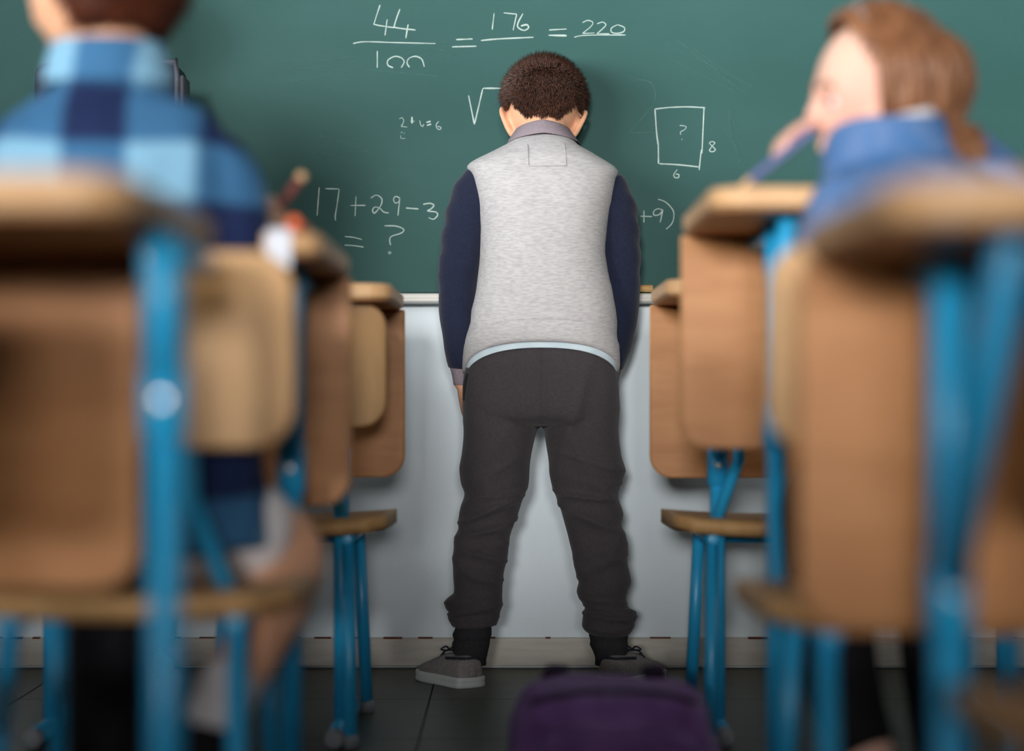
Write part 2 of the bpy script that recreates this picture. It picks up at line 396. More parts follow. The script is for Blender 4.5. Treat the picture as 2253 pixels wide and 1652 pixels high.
write([[(628, 720), (645, 714), (655, 735), (640, 765)], [(640, 766), (676, 770)], [(705, 708), (706, 748), 4.6], [(696, 733), (722, 735)], [(752, 728), (757, 755), (765, 765)], [(777, 753), (768, 770)], [(792, 742), (818, 735), 3.6], [(795, 760), (822, 752), 3.6], [(868, 735), (852, 755), (858, 778), (875, 785), (880, 772), (860, 765)]], *A, wd=2.5)
write([[(635, 804), (650, 800)], [(660, 805), (655, 812)], [(636, 820), (640, 838), (665, 838)]], *A, wd=1.4)
write([[(143, 1134), (130, 1306)], [(180, 1143), (264, 1145)], [(264, 1145), (252, 1235), (240, 1310), (243, 1336)], [(332, 1245), (424, 1244)], [(366, 1190), (360, 1310)], [(456, 1200), (490, 1182), (522, 1205), (516, 1245), (480, 1290), (466, 1275), (480, 1255), (510, 1262), (535, 1285), (565, 1290)], [(632, 1200), (605, 1190), (593, 1210), (605, 1230), (625, 1222), (632, 1198)], [(632, 1198), (620, 1306)], [(668, 1260), (745, 1266)], [(772, 1238), (815, 1232), (838, 1245), (820, 1266), (800, 1278), (850, 1285), (860, 1305), (835, 1328), (805, 1318)]], *A, wd=3.3)
write([[(298, 1433), (350, 1438), (402, 1451)], [(296, 1485), (350, 1488), (412, 1497)], [(538, 1368), (610, 1370), (655, 1390), (640, 1412), (585, 1430), (570, 1450), (575, 1486)], [(570, 1524), (562, 1531), (570, 1538), (577, 1531), (570, 1524)]], *A, wd=3.2)
write([[(103, 620), (180, 611), (290, 607), (390, 612)], [(105, 620), (115, 760), (125, 830)], [(124, 820), (125, 930), 3.8], [(130, 930), (240, 936), (352, 948), 4], [(384, 612), (378, 740), (372, 872)], [(368, 850), (356, 966)]], *B, wd=3.4)
write([[(245, 712), (280, 718), (275, 735), (250, 750), (252, 765)], [(256, 790), (260, 794), 3]], *B, wd=2.2)
write([[(430, 803), (414, 812), (430, 830), (448, 850), (432, 862), (415, 855), (428, 832), (445, 812), (430, 803)]], *B, wd=2.6)
write([[(232, 962), (212, 990), (218, 1008), (238, 1008), (240, 992), (222, 988)]], *B, wd=2.8)
write([[(22, 1228), (88, 1230)], [(42, 1195), (42, 1264)], [(148, 1192), (120, 1186), (98, 1200), (100, 1222), (130, 1218), (150, 1190)], [(150, 1190), (134, 1264)], [(122, 1131), (165, 1148), (205, 1190), (212, 1230), (200, 1270), (168, 1302)]], *B, wd=3)
write([[(2010, 500), (2080, 484), (2150, 500), (2178, 560), (2160, 640), (2020, 805)], [(2020, 803), (2180, 802)]], *A, wd=1.3, m='chalkf')
write([[(300, 1262), (420, 1170), (560, 1045)], [(380, 1150), (480, 1095), (575, 1040)], [(440, 420), (640, 440), (860, 462)]], *A, wd=1.0, m='chalkf')
for cx_, cy_, L_, a_ in ((700, 150, 150, -8), (760, 330, 120, 14), (930, 120, 100, 160), (1560, 150, 160, 30), (1600, 300, 90, 70), (1520, 560, 60, 40)):
    st = []
    for k in range(5):
        ang = math.radians(a_+random.uniform(-9, 9)); ox = random.uniform(-30, 30); oy = random.uniform(-22, 22)
        p0 = (cx_+ox-L_/2*math.cos(ang), cy_+oy-L_/2*math.sin(ang)); p1 = (cx_+ox+L_/2*math.cos(ang), cy_+oy+L_/2*math.sin(ang))
        st.append([p0, ((p0[0]+p1[0])/2+random.uniform(-8, 8), (p0[1]+p1[1])/2+random.uniform(-8, 8)), p1])
    write(st, 0, 0, 1, wd=.7, m='chalkf')

er = thing('board_eraser', 'wooden board eraser with green felt lying on the white chalk tray', 'eraser', P(1420, 660, BY-.03))
ex0 = X_(1372, BY-.03); ex1 = X_(1437, BY-.055)
put('block', box(ex0, ex1, BY-.054, BY-.012, TZ1+.003, TZ1+.018, .002, 2), M['dust'], er)
put('felt', box(ex0+.001, ex1-.001, BY-.053, BY-.013, TZ1-.0155, TZ1+.003, .001, 1), M['felt'], er)

# ------------------------------------------------------------------ desks and chairs
DT = .026
def desk(label, side, xe, yp, yn, zu, zb, lx, ly, zj, width=.70, panel_in=0.0, by=None):
    t = thing('school_desk', label, 'desk', (xe+side*width/2, (yp+yn)/2, 0), 'school desks in two rows')
    cx = xe+side*width/2; yf = yp+.02
    put('tabletop', rslab(width, yf-yn, DT, .045, 'z', (cx, (yf+yn)/2, zu+DT/2), .004), M['woodE'], t)
    wp = width-2*panel_in
    put('underside_board', rslab(width-.012, yf-yn-.012, .003, .04, 'z', (cx, (yf+yn)/2, zu-.0012), .001), M['woodA'], t)
    pz0, pz1 = zb, zu-.003; ph = pz1-pz0+.04
    put('modesty_panel', rslab(wp, pz1-pz0, .016, .04, 'y', (cx, yp, (pz0+pz1)/2), .002, rtop=.004), M['woodA'], t)
    eb = rslab(wp+.002, pz1-pz0+.002, .011, .041, 'y', (cx, yp+.0005, (pz0+pz1)/2), .001, rtop=.004)
    put('panel_edge', eb, M['woodE'], t)
    for s in (1, -1):
        X = lx if s == 1 else 2*cx-lx
        lg = put('leg', tube_path([(X, ly, .03), (X, ly, zj)], .0135), M['blue'], t)
        put('upright', tube_path([(X, ly, zj-.03), (X, ly, zu-.003)], .0165), M['blue'], lg)
        put('brace', tube_path([(X, ly-.004, zj+.01), (X, by or yn+.09, zu-.003)], .014), M['blue'], lg)
        put('sleeve', tube_path([(X, ly, zj-.035), (X, ly, zj+.03)], .0185), M['blue'], lg)
        put('screw', tube_path([(X, ly-.022, zj), (X, ly-.016, zj)], .006, n=10), M['screw'], lg)
        put('foot', tube_path([(X, yn+.05, .016), (X, yf-.02, .016)], .0155), M['blue'], lg)
        for yy in (yn+.05, yf-.02): put('end_cap', tube_path([(X, yy-.012, .016), (X, yy+.012, .016)], .0165), M['cap'], lg)
        put('crossbar', tube_path([(X, ly, zu-.016), (X, yp-.008, zu-.016)], .011), M['blue'], lg)
    return t
desk('beech school desk by the board at the aisle, a pale chair tucked in', -1, -.20, 3.80, 3.38, .752, .44, -.297, 3.56, .47)
desk('beech school desk by the board on the girl side of the aisle', 1, .257, 3.80, 3.40, .760, .4387, .358, 3.56, .47)
desk('beech school desk in front of the seated boy in the plaid shirt', -1, -.226, 2.86, 2.40, .761, .4405, -.285, 2.64, .50)
desk('tall beech school desk where the girl rests her pencil tip', 1, .249, 3.00, 2.55, .829, .516, .357, 2.76, .557)
desk('beech school desk with blue legs behind the chair of the boy in plaid', -1, -.282, 1.95, 1.50, .735, .411, -.292, 1.72, .592, panel_in=.074, by=1.69)
desk('beech school desk with blue braced legs behind the chair of the girl', 1, .25, 1.78, 1.35, .715, .392, .355, 1.655, .435)

def chair(label, cx, yb, w_, zs=.38, bw=None):
    t = thing('school_chair', label, 'chair', (cx, yb+.18, 0), 'plywood school chairs with blue tube frames')
    bw = bw or w_
    bm = bmesh.new()
    prof = [(0, -.006), (.03, .0), (.15, -.006), (.27, -.004), (.33, -.010), (.365, -.028)]
    prof = catmull([(a, b, 0) for a, b in prof], 4); nx = 14; rows = []
    for j, (yy, zz, _) in enumerate(prof):
        f = yy/.365; ins = .03*(max(0, 1-f/.12)**2+max(0, (f-.88)/.12)**2)
        rows.append([(cx+(w_/2-ins)*(2*i/nx-1), yb+yy, zs+zz+.008*(2*i/nx-1)**2) for i in range(nx+1)])
    def grid(rows, th, up):
        top = [[bm.verts.new(v) for v in r] for r in rows]; bot = [[bm.verts.new(Vector(v)-up*th) for v in r] for r in rows]
        nr, nc = len(rows), len(rows[0])
        for a in range(nr-1):
            for b in range(nc-1):
                bm.faces.new((top[a][b], top[a][b+1], top[a+1][b+1], top[a+1][b])); bm.faces.new((bot[a][b], bot[a+1][b], bot[a+1][b+1], bot[a][b+1]))
        for a in range(nr-1):
            bm.faces.new((top[a][0], top[a+1][0], bot[a+1][0], bot[a][0])); bm.faces.new((top[a][-1], bot[a][-1], bot[a+1][-1], top[a+1][-1]))
        for b in range(nc-1):
            bm.faces.new((top[0][b], bot[0][b], bot[0][b+1], top[0][b+1])); bm.faces.new((top[-1][b], top[-1][b+1], bot[-1][b+1], bot[-1][b]))
    grid(rows, .022, Vector((0, 0, 1)))
    put('seat', from_bm(bm, True), M['woodB'], t)
    put('backrest', rslab(bw, .212, .012, .045, 'y', (cx, yb+.012, zs+.264), .003, curve=-.016), M['woodB'], t)
    hw = w_/2-.07
    for s in (-1, 1):
        x = cx+s*hw
        put('leg', tube_path([(x+s*.012, yb-.03, .008), (x, yb+.07, zs-.03)], .0115), M['blue'], t)
        put('leg', tube_path([(x+s*.012, yb+.36, .008), (x, yb+.31, zs-.04)], .0115), M['blue'], t)
        put('seat_rail', tube_path([(x, yb+.04, zs-.035), (x, yb+.32, zs-.039)], .011), M['blue'], t)
        put('back_post', tube_path([(x, yb+.09, zs-.034), (x*.6+cx*.4, yb+.055, zs+.10), (x*.55+cx*.45, yb+.030, zs+.34)], .0105), M['blue'], t)
        for yy in (yb-.03, yb+.36): put('end_cap', tube_path([(x+s*.012, yy, .0), (x+s*.012, yy, .022)], .0135), M['cap'], t)
    put('crossbar', tube_path([(cx-hw, yb+.30, zs-.05), (cx+hw, yb+.30, zs-.05)], .010), M['blue'], t)
    return t
chair('empty pale plywood chair tucked under the desk by the board', -.385, 3.46, .345)
chair('empty plywood chair under the desk by the board, only its seat showing', .455, 3.46, .36, bw=.27)
chair('plywood chair the boy in the plaid shirt sits on', -.43, 2.20, .39)
chair('plywood chair the girl in denim sits on', .455, 2.07, .39)
chair('empty plywood chair before the desk with blue braced legs', .52, 1.20, .38)
chair('empty plywood chair before the desk behind the boy in plaid', -.575, 1.18, .38)

# ------------------------------------------------------------------ people: shared builders
def ellip(bm, c, r, M3=None, u=20, v=14):
    t = bmesh.new(); bmesh.ops.create_uvsphere(t, u_segments=u, v_segments=v, radius=1)
    for q in t.verts:
        p = Vector((q.co.x*r[0], q.co.y*r[1], q.co.z*r[2]))
        q.co = (M3 @ p if M3 else p)+Vector(c)
    me_ = bpy.data.meshes.new('q'); t.to_mesh(me_); t.free(); bm.from_mesh(me_); bpy.data.meshes.remove(me_)
HR = (.073, .088, .101)
def head_shape(d):
    """unit direction (x right, y face, z up) -> point on the head surface, metres"""
    x, y, z = d
    p = Vector((x*HR[0], y*HR[1], z*HR[2]))
    if z < 0:
        k = -z
        p.x *= 1-.30*k*k; p.y *= (1-.10*k) if y > 0 else (1-.42*k)
    if y > 0:
        g = lambda a, b, sa, sb: math.exp(-((x-a)/sa)**2-((z-b)/sb)**2)
        f = y**.5
        p.y += f*(.017*g(0, -.26, .14, .14)+.010*g(0, -.10, .10, .20)+.004*(g(.32, .12, .2, .1)+g(-.32, .12, .2, .1))
                  - .007*(g(.36, -.06, .17, .12)+g(-.36, -.06, .17, .12))+.005*(g(.45, -.35, .25, .25)+g(-.45, -.35, .25, .25))
                  + .006*g(0, -.56, .22, .06)+.005*g(0, -.66, .2, .06)-.003*g(0, -.61, .2, .025)+.008*g(0, -.88, .3, .16))
    return p
def head_bm(bm, Mx, sc=1.0, ears=True):
    t = bmesh.new(); bmesh.ops.create_uvsphere(t, u_segments=72, v_segments=56, radius=1)
    for q in t.verts: q.co = Mx @ (head_shape(q.co.normalized())*sc)
    me_ = bpy.data.meshes.new('q'); t.to_mesh(me_); t.free(); bm.from_mesh(me_); bpy.data.meshes.remove(me_)
    if ears:
        for s in (-1, 1):
            pts = [(.062, .004, -.062), (.069, -.004, -.054), (.080, -.012, -.036), (.088, -.016, -.014), (.087, -.010, .002), (.078, .002, .000)]
            sweep_bm(bm, [Mx @ (Vector((s*a, b, c))*sc) for a, b, c in pts], [.006*sc, .007*sc, .0055*sc, .0055*sc, .0055*sc, .005*sc], n=10, sub=4)
            ellip(bm, Mx @ (Vector((s*.073, -.003, -.028))*sc), (.008*sc, .011*sc, .026*sc), Mx.to_3x3())
def hand_bm(bm, wrist, fdir, pn, side, sc=.82, curl=.35, spread=0.0, thumb=.6):
    f = Vector(fdir).normalized(); pn = Vector(pn); pn = (pn-f*pn.dot(f)).normalized(); lat = f.cross(pn)*side; W = Vector(wrist)
    sweep_bm(bm, [W-f*.03*sc, W, W+f*.035*sc, W+f*.078*sc], [(.019*sc, .015*sc), (.021*sc, .014*sc), (.033*sc, .014*sc), (.036*sc, .011*sc)], n=16, ref=lat, sub=3)
    for off, L, e in ((.027, .064, 1), (.009, .072, .3), (-.009, .067, -.4), (-.026, .052, -1)):
        p = W+f*.072*sc+lat*off*sc; d = (f+lat*spread*e*.3).normalized(); pts = [p]
        for k, sg in enumerate((.46, .30, .24)):
            a = curl*(.7 if k == 0 else 1.1); ax = d.cross(pn)
            d = (Matrix.Rotation(a, 3, ax) @ d) if ax.length > 1e-6 else d
            p = p+d*L*sg*sc; pts.append(p)
        sweep_bm(bm, pts, [.0098*sc, .0092*sc, .0086*sc, .0072*sc], n=10, sub=3)
    p = W+f*.018*sc+lat*.020*sc+pn*.004*sc
    d1 = (f*.65+lat*.7+pn*thumb*.6).normalized(); d2 = (f*.85+lat*.25+pn*thumb).normalized()
    sweep_bm(bm, [p, p+d1*.032*sc, p+d1*.032*sc+d2*.026*sc, p+d1*.032*sc+d2*.046*sc], [.0125*sc, .0115*sc, .0105*sc, .008*sc], n=10, sub=3)
def face_parts(root, Mx, sc, iris=True):
    for s in (-1, 1):
        d = Vector((s*.37, .92, -.06)).normalized(); c = head_shape(d)*sc
        bm = bmesh.new(); ellip(bm, Mx @ (c-Vector((0, .0045*sc, 0))), (.0125*sc, .009*sc, .0085*sc), Mx.to_3x3()); e = put('eye', from_bm(bm), M['eyew'], root)
        bm = bmesh.new(); ellip(bm, Mx @ (c+Vector((0, .0028*sc, 0))), (.0055*sc, .0025*sc, .0058*sc), Mx.to_3x3()); put('iris', from_bm(bm), M['iris'], e)
        pts = [head_shape(Vector((s*a, .9, b)).normalized())*sc*1.01 for a, b in ((.18, .12), (.36, .19), (.58, .13))]
        put('eyebrow', sweep([Mx @ p for p in pts], [.0022, .003, .0015], n=8), M['brow'], root)
        pts = [head_shape(Vector((s*a, .92, b)).normalized())*sc*1.012 for a, b in ((.22, -.05), (.36, .0), (.52, -.05))]
        put('eyelid', sweep([Mx @ p for p in pts], [.0012, .0022, .0012], n=8), M['brow'], root)
    pts = [head_shape(Vector((a, .86, -.60)).normalized())*sc*1.005 for a in (-.2, -.1, 0, .1, .2)]
    put('lips', sweep([Mx @ p for p in pts], [.0015, .004, .0045, .004, .0015], n=8), M['lip'], root)
def hair_cap(mask, Mx, sc, off, nseg=(64, 48), boxy=0.0, soft=.12):
    bm = bmesh.new(); bmesh.ops.create_uvsphere(bm, u_segments=nseg[0], v_segments=nseg[1], radius=1)
    kill = [v for v in bm.verts if mask(v.co.normalized()) <= 0]
    bmesh.ops.delete(bm, geom=kill, context='VERTS')
    for v in bm.verts:
        d = v.co.normalized(); m_ = min(1, mask(d)/soft)
        v.co = Mx @ (head_shape(d)*sc+d*(.001+off*m_**.5*(1+.25*noise.noise(d*9)+boxy*max(0, min(1, (abs(d.x)-.3)/.45))*max(0, min(1, (d.z+.1)/.35)))))
    return bm
def strands(bm, mask, Mx, sc, count, lmin, lmax, flow, r0=.0006, jitter=.35, off=.004):
    k = 0
    while k < count:
        d = Vector((random.gauss(0, 1), random.gauss(0, 1), random.gauss(0, 1))).normalized()
        mk = mask(d)
        if mk <= .01: continue
        k += 1
        p = head_shape(d)*sc+d*off*min(1, mk/.1); L = random.uniform(lmin, lmax)*(.45+.55*min(1, mk/.5))
        fl_ = flow(d)+Vector((random.uniform(-1, 1), random.uniform(-1, 1), random.uniform(-1, 1)))*jitter
        dr = fl_.normalized(); mid = p+dr*L*.55+d*L*.05; tip = p+dr*L+flow(d)*L*.12
        t = dr.cross(d); t = t.normalized() if t.length > 1e-4 else Vector((1, 0, 0)); b = dr.cross(t)
        rs = []
        for q, r in ((p, r0), (mid, r0*.8)):
            rs.append([bm.verts.new(Mx @ (q+(t*math.cos(a)+b*math.sin(a))*r)) for a in (0, 2.1, 4.2)])
        tp = bm.verts.new(Mx @ tip)
        for i in range(3):
            bm.faces.new((rs[0][i], rs[0][(i+1) % 3], rs[1][(i+1) % 3], rs[1][i])); bm.faces.new((rs[1][i], rs[1][(i+1) % 3], tp))
def shoe(root, heel, toe, m_up, m_sole, m_lace, sc=1.0, hz=0.0):
    heel = Vector(heel); toe = Vector(toe); L = (toe-heel).length; fy = (toe-heel).normalized(); fx = fy.cross(Vector((0, 0, 1))).normalized()
    up = Vector((0, 0, 1)) if abs(fy.z) < .2 else fx.cross(fy)
    def W(x, y, z): return heel+fx*x*sc+fy*y+up*(z*sc)
    prof = [(0, .010, .046), (.03, .027, .064), (.10, .032, .067), (.22, .033, .066), (.34, .033, .068), (.46, .035, .064), (.60, .038, .054), (.74, .039, .044), (.86, .035, .037), (.95, .024, .030), (1.0, .008, .022)]
    pr = catmull([(a, b, c) for a, b, c in prof], 3)
    sh = thing('shoe', '', '') if False else None
    bm = bmesh.new(); rs = []; n = 18
    for a, b, c in pr:
        rr = []
        for k in range(n+1):
            th = PI*k/n; ct = math.cos(th); st = math.sin(th)
            rr.append(bm.verts.new(W(b*math.copysign(abs(ct)**.62, ct), a*L, .014+(c-.014)*abs(st)**.75)))
        rs.append(rr)
    for p, q in zip(rs[:-1], rs[1:]):
        for k in range(n): bm.faces.new((p[k], p[k+1], q[k+1], q[k]))
        bm.faces.new((p[n], p[0], q[0], q[n]))
    bm.faces.new(rs[0]); bm.faces.new(rs[-1][::-1])
    u_ = put('shoe', from_bm(bm), m_up, root)
    bm = bmesh.new(); lay = []
    out = []
    for a, b, c in pr: out.append((b+.004, a))
    poly = [(b, a) for b, a in out]+[(-b, a) for b, a in out[::-1]]
    for z, g in ((0, .97), (.002, 1), (.009, 1.0), (.011, .985), (.013, 1.0), (.020, 1.0), (.022, .985)):
        lay.append([bm.verts.new(W(b*g, (a-.5)*(L+.008*sc)*g+L*.5, z)) for b, a in poly])
    n2 = len(poly)
    for p, q in zip(lay[:-1], lay[1:]):
        for k in range(n2): bm.faces.new((p[k], p[(k+1) % n2], q[(k+1) % n2], q[k]))
    bm.faces.new(lay[0][::-1]); bm.faces.new(lay[-1])
    put('sole', from_bm(bm), m_sole, u_)
    for i, a in enumerate((.50, .57, .64, .71)):
        h = .064-.010*i
        put('lace', sweep([W(-.022, a*L, h-.010), W(-.010, a*L, h+.003), W(.012, (a+.02)*L, h+.003), W(.024, (a+.02)*L, h-.010)], [.0022*sc]*4, n=8, sub=3), m_lace, u_)
    for s in (-1, 1):
        put('lace_loop', sweep([W(0, .49*L, .070), W(s*.012, .46*L, .078), W(s*.022, .48*L, .072), W(s*.010, .50*L, .069)], [.0018*sc]*4, n=8, sub=4), m_lace, u_)
    put('heel_strip', sweep([W(0, -.0015, .024), W(0, -.001, .036), W(0, .004, .050)], [(.009*sc, .002), (.008*sc, .002), (.006*sc, .002)], n=10, ref=fx, sub=2), m_up, u_)
    put('collar_trim', sweep([W(.030, .30*L, .058), W(.028, .12*L, .061), W(.016, .02*L, .061), W(0, .005*L, .062), W(-.016, .02*L, .061), W(-.028, .12*L, .061), W(-.030, .30*L, .058)], [.003*sc]*7, n=8, sub=3), m_lace, u_)
    return u_
def headM(loc, yaw, pitch, roll=0):
    return Matrix.Translation(Vector(loc)) @ Matrix.Rotation(yaw, 4, 'Z') @ Matrix.Rotation(pitch, 4, 'X') @ Matrix.Rotation(roll, 4, 'Y')

# ------------------------------------------------------------------ the boy with his forehead on the board
boy = thing('person', 'boy in grey and navy jacket standing with his forehead against the chalkboard', 'person', (X_(1192, 4.18), 4.17, 0))
YB = 4.18
Mh = headM((X_(1195, 4.305), 4.300, Z_(252, 4.305)), 0.0, math.radians(-36), math.radians(3))
# body: head, neck, trunk, arms, hands, legs in one surface
bm = bmesh.new(); head_bm(bm, Mh, 1.0)
sweep_bm(bm, [P(1193, 330, 4.235), P(1193, 280, 4.262), P(1195, 235, 4.288)], [(.056, .05), (.055, .05), (.056, .056)], n=20)
rings_bm(bm, sil([(310, 1140, 1252, 4.240, .035), (372, 1095, 1295, 4.218, .055), (480, 1090, 1300, 4.20, .072), (640, 1075, 1315, 4.185, .075), (760, 1060, 1325, 4.18, .075), (900, 1050, 1330, 4.18, .07), (930, 1060, 1320, 4.18, .06)], YB))
for s, q in ((0, [(1058, 395, 4.215, .036), (1034, 480, 4.215, .033), (1014, 600, 4.222, .03), (1012, 700, 4.232, .027), (1013, 805, 4.238, .020), (1016, 848, 4.240, .0165)]),
             (1, [(1332, 405, 4.215, .036), (1350, 480, 4.215, .033), (1360, 600, 4.222, .03), (1358, 700, 4.232, .027), (1347, 800, 4.238, .020), (1341, 845, 4.240, .0165)])):
    sweep_bm(bm, [P(a, b, c) for a, b, c, d in q], [d for a, b, c, d in q])
    a, b, c, d = q[-1]
    hand_bm(bm, P(a, b, c), (.14*(1 if s == 0 else -1), .10, -1), (1 if s == 0 else -1, .15, 0), (1 if s == 0 else -1), sc=.80, curl=.28)
sweep_bm(bm, [P(1100, 900, 4.18), P(1078, 1120, 4.185), P(1052, 1290, 4.178), P(1035, 1440, 4.17), P(1033, 1470, 4.17)], [.058, .041, .033, .026, .028])
sweep_bm(bm, [P(1278, 900, 4.18), P(1302, 1120, 4.185), P(1328, 1290, 4.178), P(1342, 1440, 4.18), P(1343, 1470, 4.18)], [.058, .041, .033, .026, .028])
put('body', remesh(bm, .0036, 5), M['skin'], boy)
face_parts(boy, Mh, 1.0)
def boy_mask(d):
    x, y, z = d
    line = -.56-.09*math.exp(-(x/.08)**2)+.03*noise.noise(Vector((x*14, 3, 0)))
    if abs(x) > .45: line += (abs(x)-.45)*.95
    if y > -.15: line += (y+.15)*.9
    if abs(x) > .80 and y < .25: line = max(line, -.02)
    if y > .45: line = max(line, .52)
    return z-line
cap_bm = hair_cap(boy_mask, Mh, 1.0, .011, boxy=.75, soft=.6)
hair = put('hair', from_bm(cap_bm), M['hair1'], boy)
bm = bmesh.new()
def boy_flow(d):
    up = max(0, min(1, (d.z-.25)/.45))
    down = Vector((0, 0, -1)); t = down-d*down.dot(d); t = t.normalized() if t.length > .05 else Vector((0, -1, 0))
    low = t*.9+d*.34+Vector((d.x*.25, 0, 0)); high = d*1.0+Vector((d.x*.2, -.18, .35))
    return low*(1-up)+high*up
strands(bm, boy_mask, Mh, 1.0, 17000, .016, .030, boy_flow, r0=.0009, jitter=.17, off=.007)
put('hair_strands', from_bm(bm), M['hair1s'], hair)['kind'] = 'stuff'

# jacket
def hem_arch(A_, i0, i1):
    def f(th, i):
        wgt = max(0, min(1, (i-i0)/max(1, i1-i0)))
        st = math.sin(th)
        return wgt*(A_*(-st)**.9 if st < 0 else -.012*st)
    return f
T = [(284, 1132, 1258, 4.247, .046), (296, 1127, 1264, 4.240, .060), (308, 1118, 1270, 4.232, .070), (320, 1099, 1284, 4.226, .078), (332, 1076, 1303, 4.220, .083), (344, 1053, 1322, 4.215, .088), (355, 1034, 1339, 4.212, .090), (365, 1026, 1353, 4.209, .092), (377, 1032, 1361, 4.205, .095),
     (395, 1040, 1355, 4.200, .099), (440, 1049, 1347, 4.194, .103), (500, 1057, 1336, 4.188, .106), (560, 1056, 1331, 4.183, .107), (620, 1050, 1340, 4.178, .108), (690, 1038, 1353, 4.174, .108), (760, 1025, 1359, 4.170, .107)]
body_rings = sil(T, YB, 3)
def wr(co, n):   # soft cloth relief on the jacket
    q = .0022*noise.noise(Vector((co.x*9, co.y*9, co.z*16)))+.0011*noise.noise(Vector((co.x*26, co.y*26, co.z*38)))
    zz = (co.z-.72)
    return q+.0016*math.sin(co.z*95+co.x*30)*bump_at(co.z, .74, .08)
def torso(extra, inflate=0.0, r0=0, n=88, arch=None, caps=True):
    bm = bmesh.new(); rows = [(z, a-inflate, b+inflate, c, d+inflate) for z, a, b, c, d in body_rings[r0:]+extra]
    rings_bm(bm, rows, n=n, p=2.35, arch=arch, caps=caps)
    return bm
H1 = [(Z_(772, YB), X_(1022, YB), X_(1360, YB), 4.169, .107)]
N0 = len(body_rings)
bm = torso(H1, arch=hem_arch(.060, N0-14, N0))
me = from_bm(bm); displace(me, wr)
jk = put('jacket_body', me, M['grey'], boy)
hem = [(Z_(772, YB), X_(1020, YB), X_(1362, YB), 4.169, .1095), (Z_(790, YB), X_(1018, YB), X_(1363, YB), 4.168, .1115), (Z_(808, YB), X_(1017, YB), X_(1363, YB), 4.167, .112), (Z_(819, YB), X_(1018, YB), X_(1360, YB), 4.166, .110), (Z_(818, YB), X_(1024, YB), X_(1354, YB), 4.166, .105)]
bm = bmesh.new(); rings_bm(bm, hem, n=88, p=2.35, arch=hem_arch(.060, -1, 0), caps=False)
me = from_bm(bm); put('hem_band', me, M['grey'], boy)
bm = bmesh.new()
sh_r = [(Z_(806, YB), X_(1024, YB), X_(1357, YB), 4.168, .1055), (Z_(826, YB), X_(1024, YB), X_(1357, YB), 4.168, .1045), (Z_(836, YB), X_(1024, YB), X_(1357, YB), 4.168, .1035)]
rings_bm(bm, sh_r, n=88, p=2.35, arch=hem_arch(.064, -1, 0), caps=False)
put('shirt_hem', from_bm(bm), M['shirt'], boy)
# stitched lines on the back: raised seam ribs that follow the cloth
def back_y(px, py):
    z = Z_(py, YB); x = X_(px, YB)
    for a, b in zip(body_rings[:-1], body_rings[1:]):
        if b[0] <= z <= a[0]:
            t = (a[0]-z)/(a[0]-b[0]+1e-9); r = [u+(v-u)*t for u, v in zip(a, b)]
            c = (r[1]+r[2])/2; h = (r[2]-r[1])/2; q = min(.98, abs((x-c)/h))
            return r[3]-r[4]*(1-q**2.35)**(1/2.35)
    return YB-.1
def on_back(px, py, lift=.0016):
    y = back_y(px, py)
    v = P(px, py, YB); v.y = y-lift; return v
for pts in ([(1160, 322), (1161, 348), (1162, 372)], [(1162, 373), (1200, 373), (1243, 372)], [(1243, 372), (1243, 345), (1240, 318)]):
    q = []
    for a, b in zip(pts[:-1], pts[1:]):
        q += [(a[0]+(b[0]-a[0])*k/5, a[1]+(b[1]-a[1])*k/5) for k in range(5)]
    q.append(pts[-1])
    put('stitch_line', sweep([on_back(*p) for p in q], [.0008]*len(q), n=6, sub=1), M['seam'], jk)
# collar
bm = bmesh.new()
col = [(Z_(306, YB), X_(1112, YB), X_(1279, YB), 4.240, .070), (Z_(294, YB), X_(1118, YB), X_(1272, YB), 4.244, .070), (Z_(280, YB), X_(1127, YB), X_(1262, YB), 4.250, .068), (Z_(275, YB), X_(1131, YB), X_(1258, YB), 4.252, .064), (Z_(292, YB), X_(1136, YB), X_(1253, YB), 4.249, .060)]
rings_bm(bm, catmull(col, 3), n=64, p=2.1, arch=lambda th, i: .012*max(0, -math.sin(th))-.022*max(0, math.sin(th))-.008*abs(math.cos(th)), caps=False)
put('collar', from_bm(bm), M['rib'], boy)
# sleeves with cuffs
SL = {0: [(1062, 392, 4.214, .040), (1047, 425, 4.214, .049), (1033, 470, 4.214, .0505), (1020, 540, 4.216, .049), (1009, 610, 4.220, .045), (1009, 680, 4.226, .042), (1012, 740, 4.231, .038), (1014, 785, 4.235, .033), (1015, 806, 4.237, .028)],
      1: [(1330, 402, 4.214, .040), (1342, 435, 4.214, .048), (1352, 480, 4.214, .050), (1359, 550, 4.216, .048), (1363, 615, 4.220, .044), (1361, 680, 4.226, .042), (1355, 740, 4.231, .037), (1346, 785, 4.235, .032), (1342, 806, 4.237, .028)]}
def sleeve_wr(co, n): return .0022*noise.noise(co*22)+.0022*math.sin(co.z*120+co.x*60+3*noise.noise(co*14))*bump_at(co.z, .93, .12)
for s in (0, 1):
    q = SL[s]; me = sweep([P(a, b, c) for a, b, c, d in q], [(d*.97, d*1.05) for a, b, c, d in q], n=36, sub=6, cap=.35)
    displace(me, sleeve_wr)
    sl = put('sleeve', me, M['navy'], boy)
    a, b, c, d = q[-1]; sg = 1 if s == 0 else -1
    put('cuff', sweep([P(a, b-2, c), P(a+1*sg, b+16, c+.001), P(a+2*sg, b+40, c+.002)], [.0255, .0215, .0185], n=28, sub=3, cap=.1), M['rib'], sl)
    # piping along the armhole
    arm = [(1028, 362), (1042, 385), (1049, 420), (1053, 470), (1057, 520), (1058, 560)] if s == 0 else [(1361, 378), (1352, 400), (1350, 430), (1344, 470), (1338, 510), (1333, 550)]
